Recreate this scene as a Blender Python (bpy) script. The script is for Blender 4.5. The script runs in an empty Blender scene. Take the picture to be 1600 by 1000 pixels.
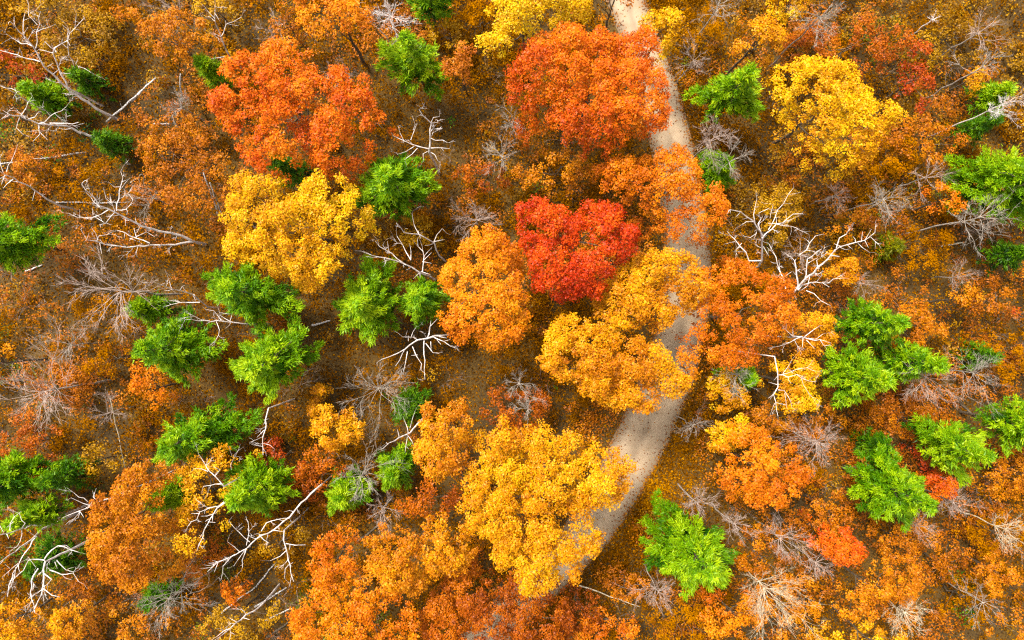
import bpy, math
import numpy as np

# ------------------------------------------------------------------ camera, sky, sun, exposure
H = 64.0                     # drone height above the forest floor (m)
F = 1067.0                   # focal length in photograph pixels (1600 wide)
sc = bpy.context.scene
cam_d = bpy.data.cameras.new('camera')
cam_d.sensor_width = 36.0
cam_d.lens = 36.0 * F / 1600.0
cam_d.clip_start = 0.5
cam_d.clip_end = 3000.0
cam = bpy.data.objects.new('camera', cam_d)
cam.location = (0, 0, H)
cam.rotation_euler = (0, 0, 0)
sc.collection.objects.link(cam)
sc.camera = cam

SUN_EL, SUN_AZ = math.radians(58), math.radians(-40)     # light from the upper left of the picture
world = bpy.data.worlds.new('World')
sc.world = world
world.use_nodes = True
wn = world.node_tree
bg = wn.nodes['Background']
sky = wn.nodes.new('ShaderNodeTexSky')
sky.sky_type = 'NISHITA'
sky.sun_disc = False
sky.sun_elevation = SUN_EL
sky.sun_rotation = SUN_AZ
sky.dust_density = 4.0
hs = wn.nodes.new('ShaderNodeHueSaturation')             # overcast: the blue is veiled by cloud
hs.inputs['Saturation'].default_value = 0.0
wn.links.new(sky.outputs[0], hs.inputs['Color'])
wn.links.new(hs.outputs[0], bg.inputs['Color'])
bg.inputs['Strength'].default_value = 0.07

sun_d = bpy.data.lights.new('sun', 'SUN')
sun_d.energy = 1.5
sun_d.angle = math.radians(14)
sun_d.color = (1.0, 0.93, 0.82)
sun = bpy.data.objects.new('sun', sun_d)
sun.location = (0, 0, 90)
sun.rotation_euler = (math.pi / 2 - SUN_EL, 0, -SUN_AZ + math.pi)
sc.collection.objects.link(sun)

sc.view_settings.view_transform = 'Standard'
sc.view_settings.look = 'None'
sc.view_settings.gamma = 1.0
sc.view_settings.use_curve_mapping = False
sc.view_settings.exposure = 2.15
sc.cycles.max_bounces = 6
sc.cycles.diffuse_bounces = 1
sc.cycles.transmission_bounces = 4
sc.cycles.use_denoising = False
sc.cycles.filter_width = 1.25

rng = np.random.default_rng(7)
COL = sc.collection

# ------------------------------------------------------------------ helpers
def at(px, py, z=0.0):
    """photo pixel seen at height z -> place in the forest"""
    k = (H - z) / F
    return np.array([(px - 800.0) * k, -(py - 500.0) * k, z])

def lin(c):
    c = np.array(c, float) / 255.0
    return np.where(c <= 0.04045, c / 12.92, ((c + 0.055) / 1.055) ** 2.4)

def link(o, parent=None):
    COL.objects.link(o)
    if parent is not None:
        o.parent = parent
    return o

def thing(name, loc, label, cat, group=None):
    e = bpy.data.objects.new(name, None)
    e.location = loc
    e.empty_display_size = 0.5
    e['label'] = label
    e['category'] = cat
    if group:
        e['group'] = group
    return link(e)

def mesh_from(name, verts, faces, mat=None, tint=None, smooth=False):
    verts = np.asarray(verts, np.float32)
    faces = np.asarray(faces, np.int32)
    me = bpy.data.meshes.new(name)
    n, k = faces.shape
    me.vertices.add(len(verts))
    me.vertices.foreach_set('co', verts.ravel())
    me.loops.add(n * k)
    me.loops.foreach_set('vertex_index', faces.ravel())
    me.polygons.add(n)
    me.polygons.foreach_set('loop_start', np.arange(0, n * k, k, dtype=np.int32))
    me.polygons.foreach_set('loop_total', np.full(n, k, np.int32))
    if smooth:
        me.polygons.foreach_set('use_smooth', np.ones(n, bool))
    if tint is not None:
        a = me.attributes.new('tint', 'FLOAT', 'FACE')
        a.data.foreach_set('value', np.clip(tint, 0, 1).astype(np.float32))
    me.update(calc_edges=True)
    if mat:
        me.materials.append(mat)
    return me

def obj(name, me, parent=None, kind=None):
    o = bpy.data.objects.new(name, me)
    if kind:
        o['kind'] = kind
    return link(o, parent)

# ------------------------------------------------------------------ materials
ALB = 0.70
PAL = {  # dull / usual / fresh leaf of each kind, as 8-bit colours
    'redorange': ((200, 70, 0), (242, 110, 2), (255, 146, 14)),
    'orange':    ((208, 98, 0), (246, 132, 0), (255, 160, 10)),
    'gold':      ((200, 110, 0), (244, 154, 0), (255, 186, 6)),
    'yellow':    ((218, 134, 0), (252, 179, 0), (255, 205, 6)),
    'lemon':     ((220, 152, 0), (252, 194, 0), (255, 216, 20)),
    'red':       ((188, 44, 0), (236, 76, 6), (255, 124, 22)),
    'crimson':   ((126, 30, 0), (180, 60, 8), (212, 98, 30)),
    'rust':      ((142, 74, 0), (200, 110, 0), (238, 148, 4)),
    'brown':     ((92, 54, 0), (146, 90, 0), (198, 126, 2)),
    'brick':     ((122, 52, 0), (186, 88, 0), (224, 122, 6)),
    'salmon':    ((184, 94, 14), (218, 124, 36), (240, 152, 56)),
    'mustard':   ((118, 78, 0), (172, 122, 0), (222, 164, 4)),
    'pine':      ((24, 78, 0), (98, 154, 2), (172, 206, 14)),
    'pinelight': ((42, 100, 0), (124, 174, 4), (190, 216, 24)),
    'pinedark':  ((18, 56, 2), (64, 116, 6), (120, 162, 12)),
    'olive':     ((66, 78, 0), (112, 116, 0), (156, 154, 8)),
}
MATS = {}
def leaf_mat(p):
    if p in MATS:
        return MATS[p]
    m = bpy.data.materials.new('leaf_' + p)
    m.use_nodes = True
    nt = m.node_tree
    nt.nodes.clear()
    out = nt.nodes.new('ShaderNodeOutputMaterial')
    at_ = nt.nodes.new('ShaderNodeAttribute'); at_.attribute_name = 'tint'
    rp = nt.nodes.new('ShaderNodeValToRGB')
    el = rp.color_ramp.elements
    el[0].position, el[1].position = 0.08, 0.92
    el.new(0.5)
    for e, c in zip((el[0], el[1], el[2]), PAL[p]):
        l = lin(c) * ALB
        e.color = (l[0], l[1], max(l[2] * 0.4, 0.0002), 1)
    d = nt.nodes.new('ShaderNodeBsdfDiffuse')
    t = nt.nodes.new('ShaderNodeBsdfTranslucent')
    mx = nt.nodes.new('ShaderNodeMixShader'); mx.inputs[0].default_value = 0.2
    g = nt.nodes.new('ShaderNodeBsdfGlossy'); g.inputs['Roughness'].default_value = 0.45
    g.inputs['Color'].default_value = (0.9, 0.9, 0.9, 1)
    mg = nt.nodes.new('ShaderNodeMixShader'); mg.inputs[0].default_value = 0.0 if p in ('litter', 'brown') else 0.012
    L = nt.links.new
    L(at_.outputs['Fac'], rp.inputs[0])
    L(rp.outputs[0], d.inputs[0]); L(rp.outputs[0], t.inputs[0])
    L(d.outputs[0], mx.inputs[1]); L(t.outputs[0], mx.inputs[2])
    L(mx.outputs[0], mg.inputs[1]); L(g.outputs[0], mg.inputs[2])
    L(mg.outputs[0], out.inputs[0])
    MATS[p] = m
    return m

def bark_mat(name, c1, c2, scale=6.0, rough=0.85):
    m = bpy.data.materials.new(name)
    m.use_nodes = True
    nt = m.node_tree
    b = nt.nodes['Principled BSDF']
    b.inputs['Roughness'].default_value = rough
    tc = nt.nodes.new('ShaderNodeTexCoord')
    nz = nt.nodes.new('ShaderNodeTexNoise'); nz.inputs['Scale'].default_value = scale; nz.inputs['Detail'].default_value = 5
    rp = nt.nodes.new('ShaderNodeValToRGB')
    rp.color_ramp.elements[0].position = 0.38; rp.color_ramp.elements[1].position = 0.6
    rp.color_ramp.elements[0].color = (*c1, 1); rp.color_ramp.elements[1].color = (*c2, 1)
    nt.links.new(tc.outputs['Object'], nz.inputs['Vector'])
    nt.links.new(nz.outputs['Fac'], rp.inputs[0])
    nt.links.new(rp.outputs[0], b.inputs['Base Color'])
    return m

BARK = bark_mat('bark_brown', (0.05, 0.034, 0.018), (0.14, 0.10, 0.06))
WHITE = bark_mat('bark_bleached', (0.42, 0.355, 0.32), (0.82, 0.74, 0.71), 2.2)
BIRCH = bark_mat('bark_birch', (0.12, 0.10, 0.09), (0.74, 0.68, 0.64), 9.0)
GREY = bark_mat('bark_grey', (0.20, 0.165, 0.13), (0.42, 0.36, 0.30), 4.0)
MAUVE = bark_mat('twig_mauve', (0.30, 0.21, 0.17), (0.46, 0.35, 0.29), 2.0)
STRAW = bark_mat('twig_straw', (0.42, 0.34, 0.22), (0.62, 0.53, 0.38), 2.0)

# ------------------------------------------------------------------ mesh makers
def tubes(paths, sides=5):
    """paths: list of (P k x 3, r k) -> verts, quads"""
    V, Q, n0 = [], [], 0
    ang = np.arange(sides) * 2 * math.pi / sides
    ca, sa = np.cos(ang)[None, :, None], np.sin(ang)[None, :, None]
    for P, r in paths:
        P = np.asarray(P, float); r = np.asarray(r, float)
        T = np.gradient(P, axis=0)
        T /= np.linalg.norm(T, axis=1, keepdims=True) + 1e-9
        ref = np.array([0.31, 0.87, 0.38]) if abs(T[0] @ np.array([0.31, 0.87, 0.38])) < 0.9 else np.array([1.0, 0.1, 0.0])
        A = np.cross(T, ref); A /= np.linalg.norm(A, axis=1, keepdims=True) + 1e-9
        B = np.cross(T, A)
        ring = P[:, None, :] + r[:, None, None] * (A[:, None, :] * ca + B[:, None, :] * sa)
        k = len(P)
        V.append(ring.reshape(-1, 3))
        i = np.arange(k - 1)[:, None] * sides
        j = np.arange(sides)[None, :]
        j2 = (j + 1) % sides
        q = np.stack([i + j, i + j2, i + sides + j2, i + sides + j], -1).reshape(-1, 4) + n0
        Q.append(q)
        n0 += k * sides
    return np.concatenate(V), np.concatenate(Q)

def leaf_quads(C, N, L, Wd, fold=0.18):
    """one folded kite-shaped leaf per centre"""
    n = len(C)
    N = N / (np.linalg.norm(N, axis=1, keepdims=True) + 1e-9)
    R = rng.normal(size=(n, 3))
    T = np.cross(N, R); T /= np.linalg.norm(T, axis=1, keepdims=True) + 1e-9
    B = np.cross(N, T)
    L = np.broadcast_to(L, n)[:, None]; Wd = np.broadcast_to(Wd, n)[:, None]
    tip = N * (Wd * fold * rng.uniform(-1, 1, (n, 1)))
    V = np.stack([C - T * L * .55 + B * Wd * .5, C - T * L * .35 - B * Wd * .62, C + T * L * .75 + tip], 1).reshape(-1, 3)
    return V, np.arange(n * 3).reshape(n, 3)

def blade_quads(C, D, L, Wd):
    """narrow needle tufts pointing along D"""
    n = len(C)
    D = D / (np.linalg.norm(D, axis=1, keepdims=True) + 1e-9)
    R = rng.normal(size=(n, 3)) * 0.5 + np.array([0, 0, 1.0])
    B = np.cross(D, R); B /= np.linalg.norm(B, axis=1, keepdims=True) + 1e-9
    L = np.broadcast_to(L, n)[:, None]; Wd = np.broadcast_to(Wd, n)[:, None]
    V = np.stack([C - B * Wd * .5, C + B * Wd * .5, C + D * L], 1).reshape(-1, 3)
    return V, np.arange(n * 3).reshape(n, 3)

class Noise:
    def __init__(s, scale, n=10):
        s.k = rng.normal(size=(n, 2)) / scale * 2.2
        s.p = rng.uniform(0, 6.28, n)
    def __call__(s, xy):
        return np.sin(xy @ s.k.T + s.p).sum(1) / math.sqrt(len(s.p)) / 1.6   # about -1..1

def inside(poly, P):
    x, y = P[:, 0], P[:, 1]
    r = np.zeros(len(P), bool)
    j = len(poly) - 1
    for i in range(len(poly)):
        xi, yi = poly[i]; xj, yj = poly[j]
        c = ((yi > y) != (yj > y)) & (x < (xj - xi) * (y - yi) / (yj - yi + 1e-12) + xi)
        r ^= c
        j = i
    return r

def edge_dist(poly, P):
    d = np.full(len(P), 1e9)
    for i in range(len(poly)):
        a, b = poly[i - 1], poly[i]
        ab = b - a
        t = np.clip(((P - a) @ ab) / (ab @ ab + 1e-12), 0, 1)
        d = np.minimum(d, np.linalg.norm(P - (a + t[:, None] * ab), axis=1))
    return d

def scatter(poly, s):
    """jittered hexagonal points inside a polygon"""
    lo, hi = poly.min(0) - s, poly.max(0) + s
    ny = int((hi[1] - lo[1]) / (s * 0.87)) + 2
    nx = int((hi[0] - lo[0]) / s) + 2
    yy, xx = np.mgrid[0:ny, 0:nx].astype(float)
    P = np.stack([lo[0] + (xx + 0.5 * (yy % 2)) * s, lo[1] + yy * s * 0.87], -1).reshape(-1, 2)
    P += rng.uniform(-.38, .38, P.shape) * s
    return P[inside(poly, P)]

def ellipse(cx, cy, rx, ry, n=16, rough=0.16):
    a = np.arange(n) * 2 * math.pi / n
    k = 1 + rough * rng.uniform(-1, 1, n)
    return [(cx + rx * math.cos(t) * q, cy + ry * math.sin(t) * q) for t, q in zip(a, k)]

def poly_of(s):
    v = [float(x) for x in s.replace(',', ' ').split()]
    return list(zip(v[0::2], v[1::2]))

def wob(P0, P1, n, amp):
    t = np.linspace(0, 1, n)[:, None]
    P = P0 + (P1 - P0) * t
    P[1:-1] += rng.normal(size=(n - 2, 3)) * amp
    return P

def add_trunk(root, base, top_z, tips, r, mat=BARK):
    """tapered trunk and one limb mesh for each tip (local coordinates)"""
    P = wob(np.array([0, 0, -0.3]), np.array([0, 0, top_z]), 7, 0.08)
    rad = r * np.linspace(1.15, 0.25, 7)
    obj('trunk', mesh_from('trunk', *tubes([(P, rad)], 7), mat, smooth=True), root)
    for tp in tips:
        k = rng.integers(3, 6)
        Q = wob(P[k], np.asarray(tp), 5, 0.12)
        obj('branch', mesh_from('branch', *tubes([(Q, r * np.linspace(0.45, 0.1, 5))], 5), mat, smooth=True), root)

# ------------------------------------------------------------------ leafy tree
def leafy(poly_px, pal, label, z=12.0, dome=3.4, dens=250, leaf=0.110, gap=0.13, clump=0.42, bough=2.3,
          name='autumn_tree', cat='autumn tree', group='autumn coloured trees', thin=0.0, bias=0.0, fill=0.42, puff=1.05):
    z = z * 0.84
    zr = z - 0.4
    pw = np.array([at(x, y, zr)[:2] for x, y in poly_px])
    c = pw.mean(0)
    poly = pw - c
    root = thing(name, (c[0], c[1], 0), label, cat, group)
    B = scatter(poly, bough)
    if len(B) < 3:
        B = np.vstack([B, rng.normal(size=(3, 2)) * 0.4])
    bz = rng.uniform(-0.9, 0.7, len(B))
    btint = rng.uniform(-0.16, 0.16, len(B))
    C = scatter(poly, clump * 1.28)
    d = edge_dist(poly, C)
    ragged = Noise(0.9, 14)
    keep = d > clump * (-0.05 + 0.5 * min(1.0, math.sqrt(np.ptp(poly[:, 0]) * np.ptp(poly[:, 1])) / 6.0) * ragged(C))
    C, d = C[keep], d[keep]
    dmax = max(d.max(), 0.6)
    u = np.clip(d / (dmax * 0.9), 0, 1)
    dist = np.linalg.norm(C[:, None] - B[None], axis=2)
    bi = dist.argmin(1); bd = dist.min(1)
    zc = z + dome * np.sqrt(1 - (1 - u) ** 2) + bz[bi] * min(1, dome / 2) - 0.75 * bd ** 2 * min(1, dome / 2.5) + rng.normal(size=len(C)) * 0.18
    U = scatter(poly, puff)
    if len(U) < 3:
        U = np.vstack([U, rng.normal(size=(3, 2)) * 0.4])
    du = np.linalg.norm(C[:, None] - U[None], axis=2); ui = du.argmin(1); ud = du.min(1)
    zc = zc + (rng.uniform(-.4, .4, len(U)))[ui] - 1.1 * ud ** 2 / puff
    ut = rng.normal(size=len(U)) * 0.07
    nz = Noise(bough * 0.8)
    pr = 0.05 + 1.15 * gap * (0.25 + 1.5 * np.clip(bd / bough * 1.6, 0, 1) + 2.6 * np.clip(ud / puff - .38, 0, 1) / .3) * (1 + 0.6 * nz(C))
    keep = rng.uniform(size=len(C)) > pr
    C, zc, bi, u, ui = C[keep], zc[keep], bi[keep], u[keep], ui[keep]
    patch = Noise(dmax * 1.1 + 1.0)
    # upper shell, and a thinner, lower shell that closes the view down through the crown
    cl = np.concatenate([np.c_[C, zc], np.c_[C, zc - (1.7 if dome > 2.5 else 1.1) - rng.uniform(0, 1.2, len(C))][rng.uniform(size=len(C)) < fill]])
    cb = np.concatenate([bi, rng.integers(0, len(B), len(cl) - len(C))])
    cu = np.concatenate([ui, rng.integers(0, len(U), len(cl) - len(C))])
    lo = np.r_[np.ones(len(C)), np.full(len(cl) - len(C), 0.55)]
    r = clump * rng.uniform(0.72, 1.22, len(cl))
    n = np.maximum(4, (dens * (1 - thin) * r ** 2 * 2.1 * lo)).astype(int)
    idx = np.repeat(np.arange(len(cl)), n)
    D = rng.normal(size=(len(idx), 3)); D[:, 2] = np.abs(D[:, 2]) * 0.9 - 0.25
    D /= np.linalg.norm(D, axis=1, keepdims=True)
    P = cl[idx] + D * (r[idx] * rng.uniform(0.35, 1.28, len(idx)))[:, None] * np.array([1, 1, 0.72])
    Nn = D * 0.5 + np.array([0, 0, 0.6]) + rng.normal(size=D.shape) * 0.36
    tint = 0.5 + bias + btint[cb[idx]] + ut[cu[idx]] + rng.normal(size=len(idx)) * 0.17 + rng.normal(size=len(cl))[idx] * 0.08 + 0.17 * patch(P[:, :2])
    sz = leaf * rng.uniform(0.7, 1.35, len(idx))
    V, Q = leaf_quads(P, Nn, sz * 1.15, sz * 0.95)
    obj('crown', mesh_from('crown', V, Q, leaf_mat(pal), tint), root, 'stuff')
    pick = rng.permutation(len(B))[:min(6, len(B))]
    tips = [(B[i, 0] * .85, B[i, 1] * .85, z + dome * 0.25) for i in pick]
    add_trunk(root, c, z + dome * 0.35, tips, 0.05 + 0.011 * z)
    return root

def under(cx, cy, rx, ry, pal, label, z=5.0, **k):
    a = dict(dome=1.5, dens=150, leaf=0.115, gap=0.27, clump=0.45, bough=1.5, fill=0.22, z=z * 0.85,
             group='low understory trees')
    a.update(k)
    return leafy(ellipse(cx, cy, rx, ry, 14, 0.22), pal, label, **a)

# ------------------------------------------------------------------ conifer
def conifer(poly_px, pal, label, z=9.0, tall=4.5, dens=1.0, cpx=None, name='pine_tree'):
    z = z * 0.68
    tall = tall * 1.15
    zr = z
    pw = np.array([at(x, y, zr)[:2] for x, y in poly_px])
    c = pw.mean(0) if cpx is None else at(cpx[0], cpx[1], zr)[:2]
    poly = pw - c
    ang_p = np.arctan2(poly[:, 1], poly[:, 0])
    def reach(a):
        d = np.array([math.cos(a), math.sin(a)])
        best = 0.3
        for i in range(len(poly)):
            p, q = poly[i - 1], poly[i]
            M = np.array([d, p - q]).T
            det = np.linalg.det(M)
            if abs(det) < 1e-9:
                continue
            t, s = np.linalg.solve(M, p)
            if t > 0 and -1e-6 <= s <= 1 + 1e-6:
                best = max(best, t)
        return best
    root = thing(name, (c[0], c[1], 0), label, 'pine tree', 'green pine trees')
    Cn, Rr, Tn, Od = [], [], [], []
    limbs = []
    whorls = 7
    for w in range(whorls):
        f = min(1.0, (w + 0.25) / (whorls - 1.7))     # 0 at the leader .. 1 at the widest whorls
        zz = z + tall * (1 - f) ** 1.15 - (1.1 if w == whorls - 1 else 0.0)
        nb = int(rng.integers(5, 8)) + (3 if f > 0.6 else 0)
        a0 = rng.uniform(0, 6.28)
        for b in range(nb):
            a = a0 + (b + rng.uniform(-.3, .3)) * 2 * math.pi / nb
            ln = reach(a) * min(1.0, f * 1.02) * rng.uniform(0.72, 1.14)
            if ln < 0.35:
                ln = 0.35
            dr = np.array([math.cos(a), math.sin(a)])
            pr = np.array([-dr[1], dr[0]])
            bow = rng.uniform(-.16, .16)
            st = rng.uniform(-.5, .4)
            m = max(2, int(ln / 0.34))
            tb = rng.normal() * 0.10
            for k in range(m):
                t = (k + 1) / m
                if t < 0.22 and f > 0.4:
                    continue
                wd = 0.34 * math.sin(min(1, t * 1.05) * math.pi * 0.86) * ln * 0.48 + 0.14
                for q in range(max(1, int(wd / 0.19))):
                    off = rng.uniform(-1, 1) * wd
                    s = t * ln - abs(off) * 0.35
                    p = dr * s + pr * (off + bow * ln * t * t)
                    up = zz + st * 0.3 + 0.30 * math.sin(t * 2.6) + t * t * (0.18 - 0.5 * f) - abs(off) * 0.25
                    Cn.append((p[0], p[1], up + rng.normal() * 0.07))
                    Rr.append(rng.uniform(0.26, 0.40))
                    Tn.append(0.16 + 0.50 * t + tb + rng.normal() * 0.07 + 0.10 * (1 - f) - (0.22 if w == whorls - 1 else 0.0))  # new growth yellow-green at tips; interior and lowest whorl darkened, shade put into tint
                    Od.append((dr[0] + pr[0] * off, dr[1] + pr[1] * off, 0.55))
            if f > 0.5 and b % 2 == 0:
                limbs.append((dr[0] * ln * .8, dr[1] * ln * .8, zz))
    Cn, Rr, Tn, Od = map(np.array, (Cn, Rr, Tn, Od))
    n = np.full(len(Cn), int(36 * dens * (0.6 if pal in ('pinedark', 'olive') else 1.0)))
    idx = np.repeat(np.arange(len(Cn)), n)
    D = rng.normal(size=(len(idx), 3)) * 0.55 + Od[idx] * 0.9
    P = Cn[idx] + rng.normal(size=(len(idx), 3)) * (Rr[idx] * 0.42)[:, None] * np.array([1, 1, .6])
    V, Q = blade_quads(P, D, Rr[idx] * rng.uniform(0.7, 1.2, len(idx)), 0.095 * rng.uniform(.7, 1.3, len(idx)))
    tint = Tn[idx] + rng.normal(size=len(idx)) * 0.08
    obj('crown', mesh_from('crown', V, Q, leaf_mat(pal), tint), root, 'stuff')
    add_trunk(root, c, z + tall, limbs[:8], 0.06 + 0.01 * z)
    return root

# ------------------------------------------------------------------ bare trees
def sprout(P0, D0, L, r, level, out, bend=0.25, up=0.12):
    """recursive twigs collected into out"""
    n = 4 if level > 0 else 2
    D = D0 / np.linalg.norm(D0)
    pts = [P0]
    for i in range(n):
        D = D + rng.normal(size=3) * bend + np.array([0, 0, up]); D /= np.linalg.norm(D)
        pts.append(pts[-1] + D * L / n)
    out.append((np.array(pts), r * np.linspace(1, 0.35, n + 1)))
    if level > 0:
        for k in range(int(rng.integers(5, 8))):
            i = int(rng.integers(max(1, n // 2), n + 1))
            side = np.cross(D, rng.normal(size=3)); side /= np.linalg.norm(side)
            d = (pts[i] - pts[i - 1]); d = d / np.linalg.norm(d) + side * rng.uniform(0.25, 0.85)
            sprout(pts[i], d, L * rng.uniform(0.32, 0.6), r * 0.62, level - 1, out, bend, up)

def twiggy(cx, cy, rad, label, z=9.0, mat=MAUVE, limbs=9, r=0.05, dense=2, lean=(0, 0), aim=None, sprd=1.0, name='bare_tree'):
    """leafless tree whose fine branches fan out from a node; rad in photo pixels at the crown's height"""
    z = z + 1.0
    top = at(cx, cy, z)
    R = rad * (H - z) / F
    base = top * np.array([1, 1, 0]) + np.array([lean[0], lean[1], 0])
    node = np.array([top[0] - base[0], top[1] - base[1], z - R * 0.75])
    root = thing(name, tuple(base), label, 'bare tree', 'leafless trees')
    P = wob(np.array([0, 0, -0.2]), node, 7, 0.07)
    tr = max(r * 1.2, 0.05)
    obj('trunk', mesh_from('trunk', *tubes([(P, tr * np.linspace(1.3, 0.7, 7))], 6), GREY if mat is MAUVE else mat, smooth=True), root)
    tw = []
    limbs = int(limbs * 1.5)
    fav = rng.uniform(0, 6.28)
    for i in range(limbs):
        a = (i + rng.uniform(-.35, .35)) * 2 * math.pi / limbs
        if aim is not None:
            a = math.radians(aim) + (a - math.pi) * sprd * 0.55
        d = np.array([math.cos(a), math.sin(a), rng.uniform(0.1, 1.3)])
        ln = R * rng.uniform(0.42, 0.95) * (0.92 + 0.28 * math.cos(a - fav))
        out = []
        s = P[-1] if rng.uniform() < 0.6 else P[-2]
        sprout(s, d, ln, max(0.017, r * 0.42), dense, out, 0.2, 0.04)
        obj('branch', mesh_from('branch', *tubes(out[:1], 5), mat, smooth=True), root)
        tw += out[1:]
    if tw:
        obj('twigs', mesh_from('twigs', *tubes(tw, 3), mat), root, 'stuff')
    return root

def dead(label, trunk, branches, org, z0=0.0, z1=9.0, r=0.17, mat=WHITE, twig=0.7, scale=3.845, rise=0.35):
    """dead tree drawn from its limbs; trunk and branches as strings of enlarged-crop pixels"""
    def px(s):
        return [(org[0] + x / scale, org[1] + y / scale) for x, y in poly_of(s)]
    def dens_line(pl):
        o = []
        for (a, b), (c, d) in zip(pl[:-1], pl[1:]):
            m = max(1, int(math.hypot(c - a, d - b) / 9))
            for i in range(m):
                o.append((a + (c - a) * i / m, b + (d - b) * i / m))
        o.append(pl[-1])
        return np.array(o)
    z0 = max(z0, 2.5)
    tp = dens_line(px(trunk))
    s = np.r_[0, np.cumsum(np.linalg.norm(np.diff(tp, axis=0), axis=1))]; s /= s[-1]
    tz = z0 + (z1 - z0) * s
    T3 = np.array([at(x, y, q) for (x, y), q in zip(tp, tz)])
    base = T3[0] * np.array([1, 1, 0])
    root = thing('dead_tree', tuple(base), label, 'dead tree', 'bleached dead trees')
    T3 = T3 + np.r_[np.zeros((1, 3)), rng.normal(size=(len(T3) - 1, 3)) * 0.035]
    r = r * 0.55
    trd = r * np.linspace(1.0, 0.24, len(T3)) ** 1.0
    P = T3
    if z0 > 0.3:
        P = np.vstack([base + np.array([0, 0, -.2]), base + np.array([0.05, 0, z0 * .55]), T3]); rr = np.r_[r * 1.35, r * 1.15, trd]
    else:
        rr = trd
    obj('trunk', mesh_from('trunk', *tubes([(P - base, rr)], 7), mat, smooth=True), root)
    known = [(tp, tz, trd)]
    tw = []
    lines = [(T3, trd)]
    for b in branches:
        bp = dens_line(px(b))
        best = None
        for kp, kz, kr in known:
            dd = np.linalg.norm(kp - bp[0], axis=1)
            i = dd.argmin()
            if best is None or dd[i] < best[0]:
                best = (dd[i], kz[i], kr[i])
        s = np.r_[0, np.cumsum(np.linalg.norm(np.diff(bp, axis=0), axis=1))]
        lm = s[-1] * (H - best[1]) / F
        zz = best[1] + (s / s[-1]) * lm * rise * rng.uniform(0.2, 1.4)
        B3 = np.array([at(x, y, q) for (x, y), q in zip(bp, zz)])
        B3[1:] += rng.normal(size=(len(B3) - 1, 3)) * 0.075
        r0 = min(best[2] * 0.8, 0.024 + 0.0105 * lm)
        br = r0 * np.linspace(1, 0.3, len(B3))
        obj('branch', mesh_from('branch', *tubes([(B3 - base, br)], 5), mat, smooth=True), root)
        known.append((bp, zz, br)); lines.append((B3, br))
    for L3, lr in lines:
        for i in range(2, len(L3)):
            if lr[i] < 0.11 and rng.uniform() < twig * 1.6:
                d = L3[i] - L3[i - 1]; d /= np.linalg.norm(d) + 1e-9
                side = np.cross(d, rng.normal(size=3)); side /= np.linalg.norm(side)
                sprout(L3[i] - base, d * 0.7 + side, rng.uniform(0.35, 1.15), min(0.021, lr[i] * .6), 1 if rng.uniform() < .5 else 0, tw, 0.34, 0.08)
    if tw:
        obj('twigs', mesh_from('twigs', *tubes(tw, 4), mat), root, 'stuff')
    return root

def log(label, x0, y0, x1, y1, r=0.14, z=0.16, z2=None, mat=BIRCH, bits=2, name='fallen_log', cat='log'):
    a, b = at(x0, y0, z), at(x1, y1, z if z2 is None else z2)
    r = r * (0.8 if z2 is None else 0.6)
    root = thing(name, (a[0], a[1], 0), label, cat, 'fallen trunks on the forest floor')
    o = np.array([a[0], a[1], 0])
    P = wob(a - o, b - o, 7, 0.04)
    P = np.vstack([P[0] + (P[0] - P[1]) * .01, P, P[-1] + (P[-1] - P[-2]) * .01])
    rr = np.r_[0.01, r * np.linspace(1, 0.6, 7), 0.01]
    obj('trunk', mesh_from('trunk', *tubes([(P, rr)], 7), mat, smooth=True), root)
    for k in range(bits):
        i = int(rng.integers(3, 7))
        d = (P[i] - P[i - 1]) / np.linalg.norm(P[i] - P[i - 1]) + np.r_[rng.normal(size=2) * 0.8, 0.5]
        out = []
        sprout(P[i], d, rng.uniform(0.4, 1.0), r * 0.3, 0, out)
        obj('branch', mesh_from('branch', *tubes(out, 4), mat), root)
    return root

# ------------------------------------------------------------------ the setting: ground, gravel road, fallen leaves
def ground_mat():
    m = bpy.data.materials.new('forest_floor')
    m.use_nodes = True
    nt = m.node_tree; b = nt.nodes['Principled BSDF']; b.inputs['Roughness'].default_value = 0.95
    tc = nt.nodes.new('ShaderNodeTexCoord')
    n1 = nt.nodes.new('ShaderNodeTexNoise'); n1.inputs['Scale'].default_value = 0.16; n1.inputs['Detail'].default_value = 4
    n2 = nt.nodes.new('ShaderNodeTexNoise'); n2.inputs['Scale'].default_value = 5.0; n2.inputs['Detail'].default_value = 6; n2.inputs['Roughness'].default_value = 0.75
    r1 = nt.nodes.new('ShaderNodeValToRGB'); r2 = nt.nodes.new('ShaderNodeValToRGB')
    e = r1.color_ramp.elements
    e[0].position, e[1].position = 0.36, 0.64
    e[0].color = (0.050, 0.027, 0.001, 1); e[1].color = (0.115, 0.060, 0.001, 1)
    e = r2.color_ramp.elements
    e[0].position, e[1].position = 0.36, 0.66
    e[0].color = (0.25, 0.22, 0.2, 1); e[1].color = (1.5, 1.4, 1.2, 1)
    mx = nt.nodes.new('ShaderNodeMix'); mx.data_type = 'RGBA'; mx.blend_type = 'MULTIPLY'; mx.inputs[0].default_value = 1
    bp = nt.nodes.new('ShaderNodeBump'); bp.inputs['Distance'].default_value = 0.08; bp.inputs['Strength'].default_value = 0.7
    L = nt.links.new
    for n in (n1, n2):
        L(tc.outputs['Object'], n.inputs['Vector'])
    L(n1.outputs['Fac'], r1.inputs[0]); L(n2.outputs['Fac'], r2.inputs[0])
    L(r1.outputs[0], mx.inputs[6]); L(r2.outputs[0], mx.inputs[7])
    L(mx.outputs[2], b.inputs['Base Color'])
    L(n2.outputs['Fac'], bp.inputs['Height']); L(bp.outputs[0], b.inputs['Normal'])
    return m

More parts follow.
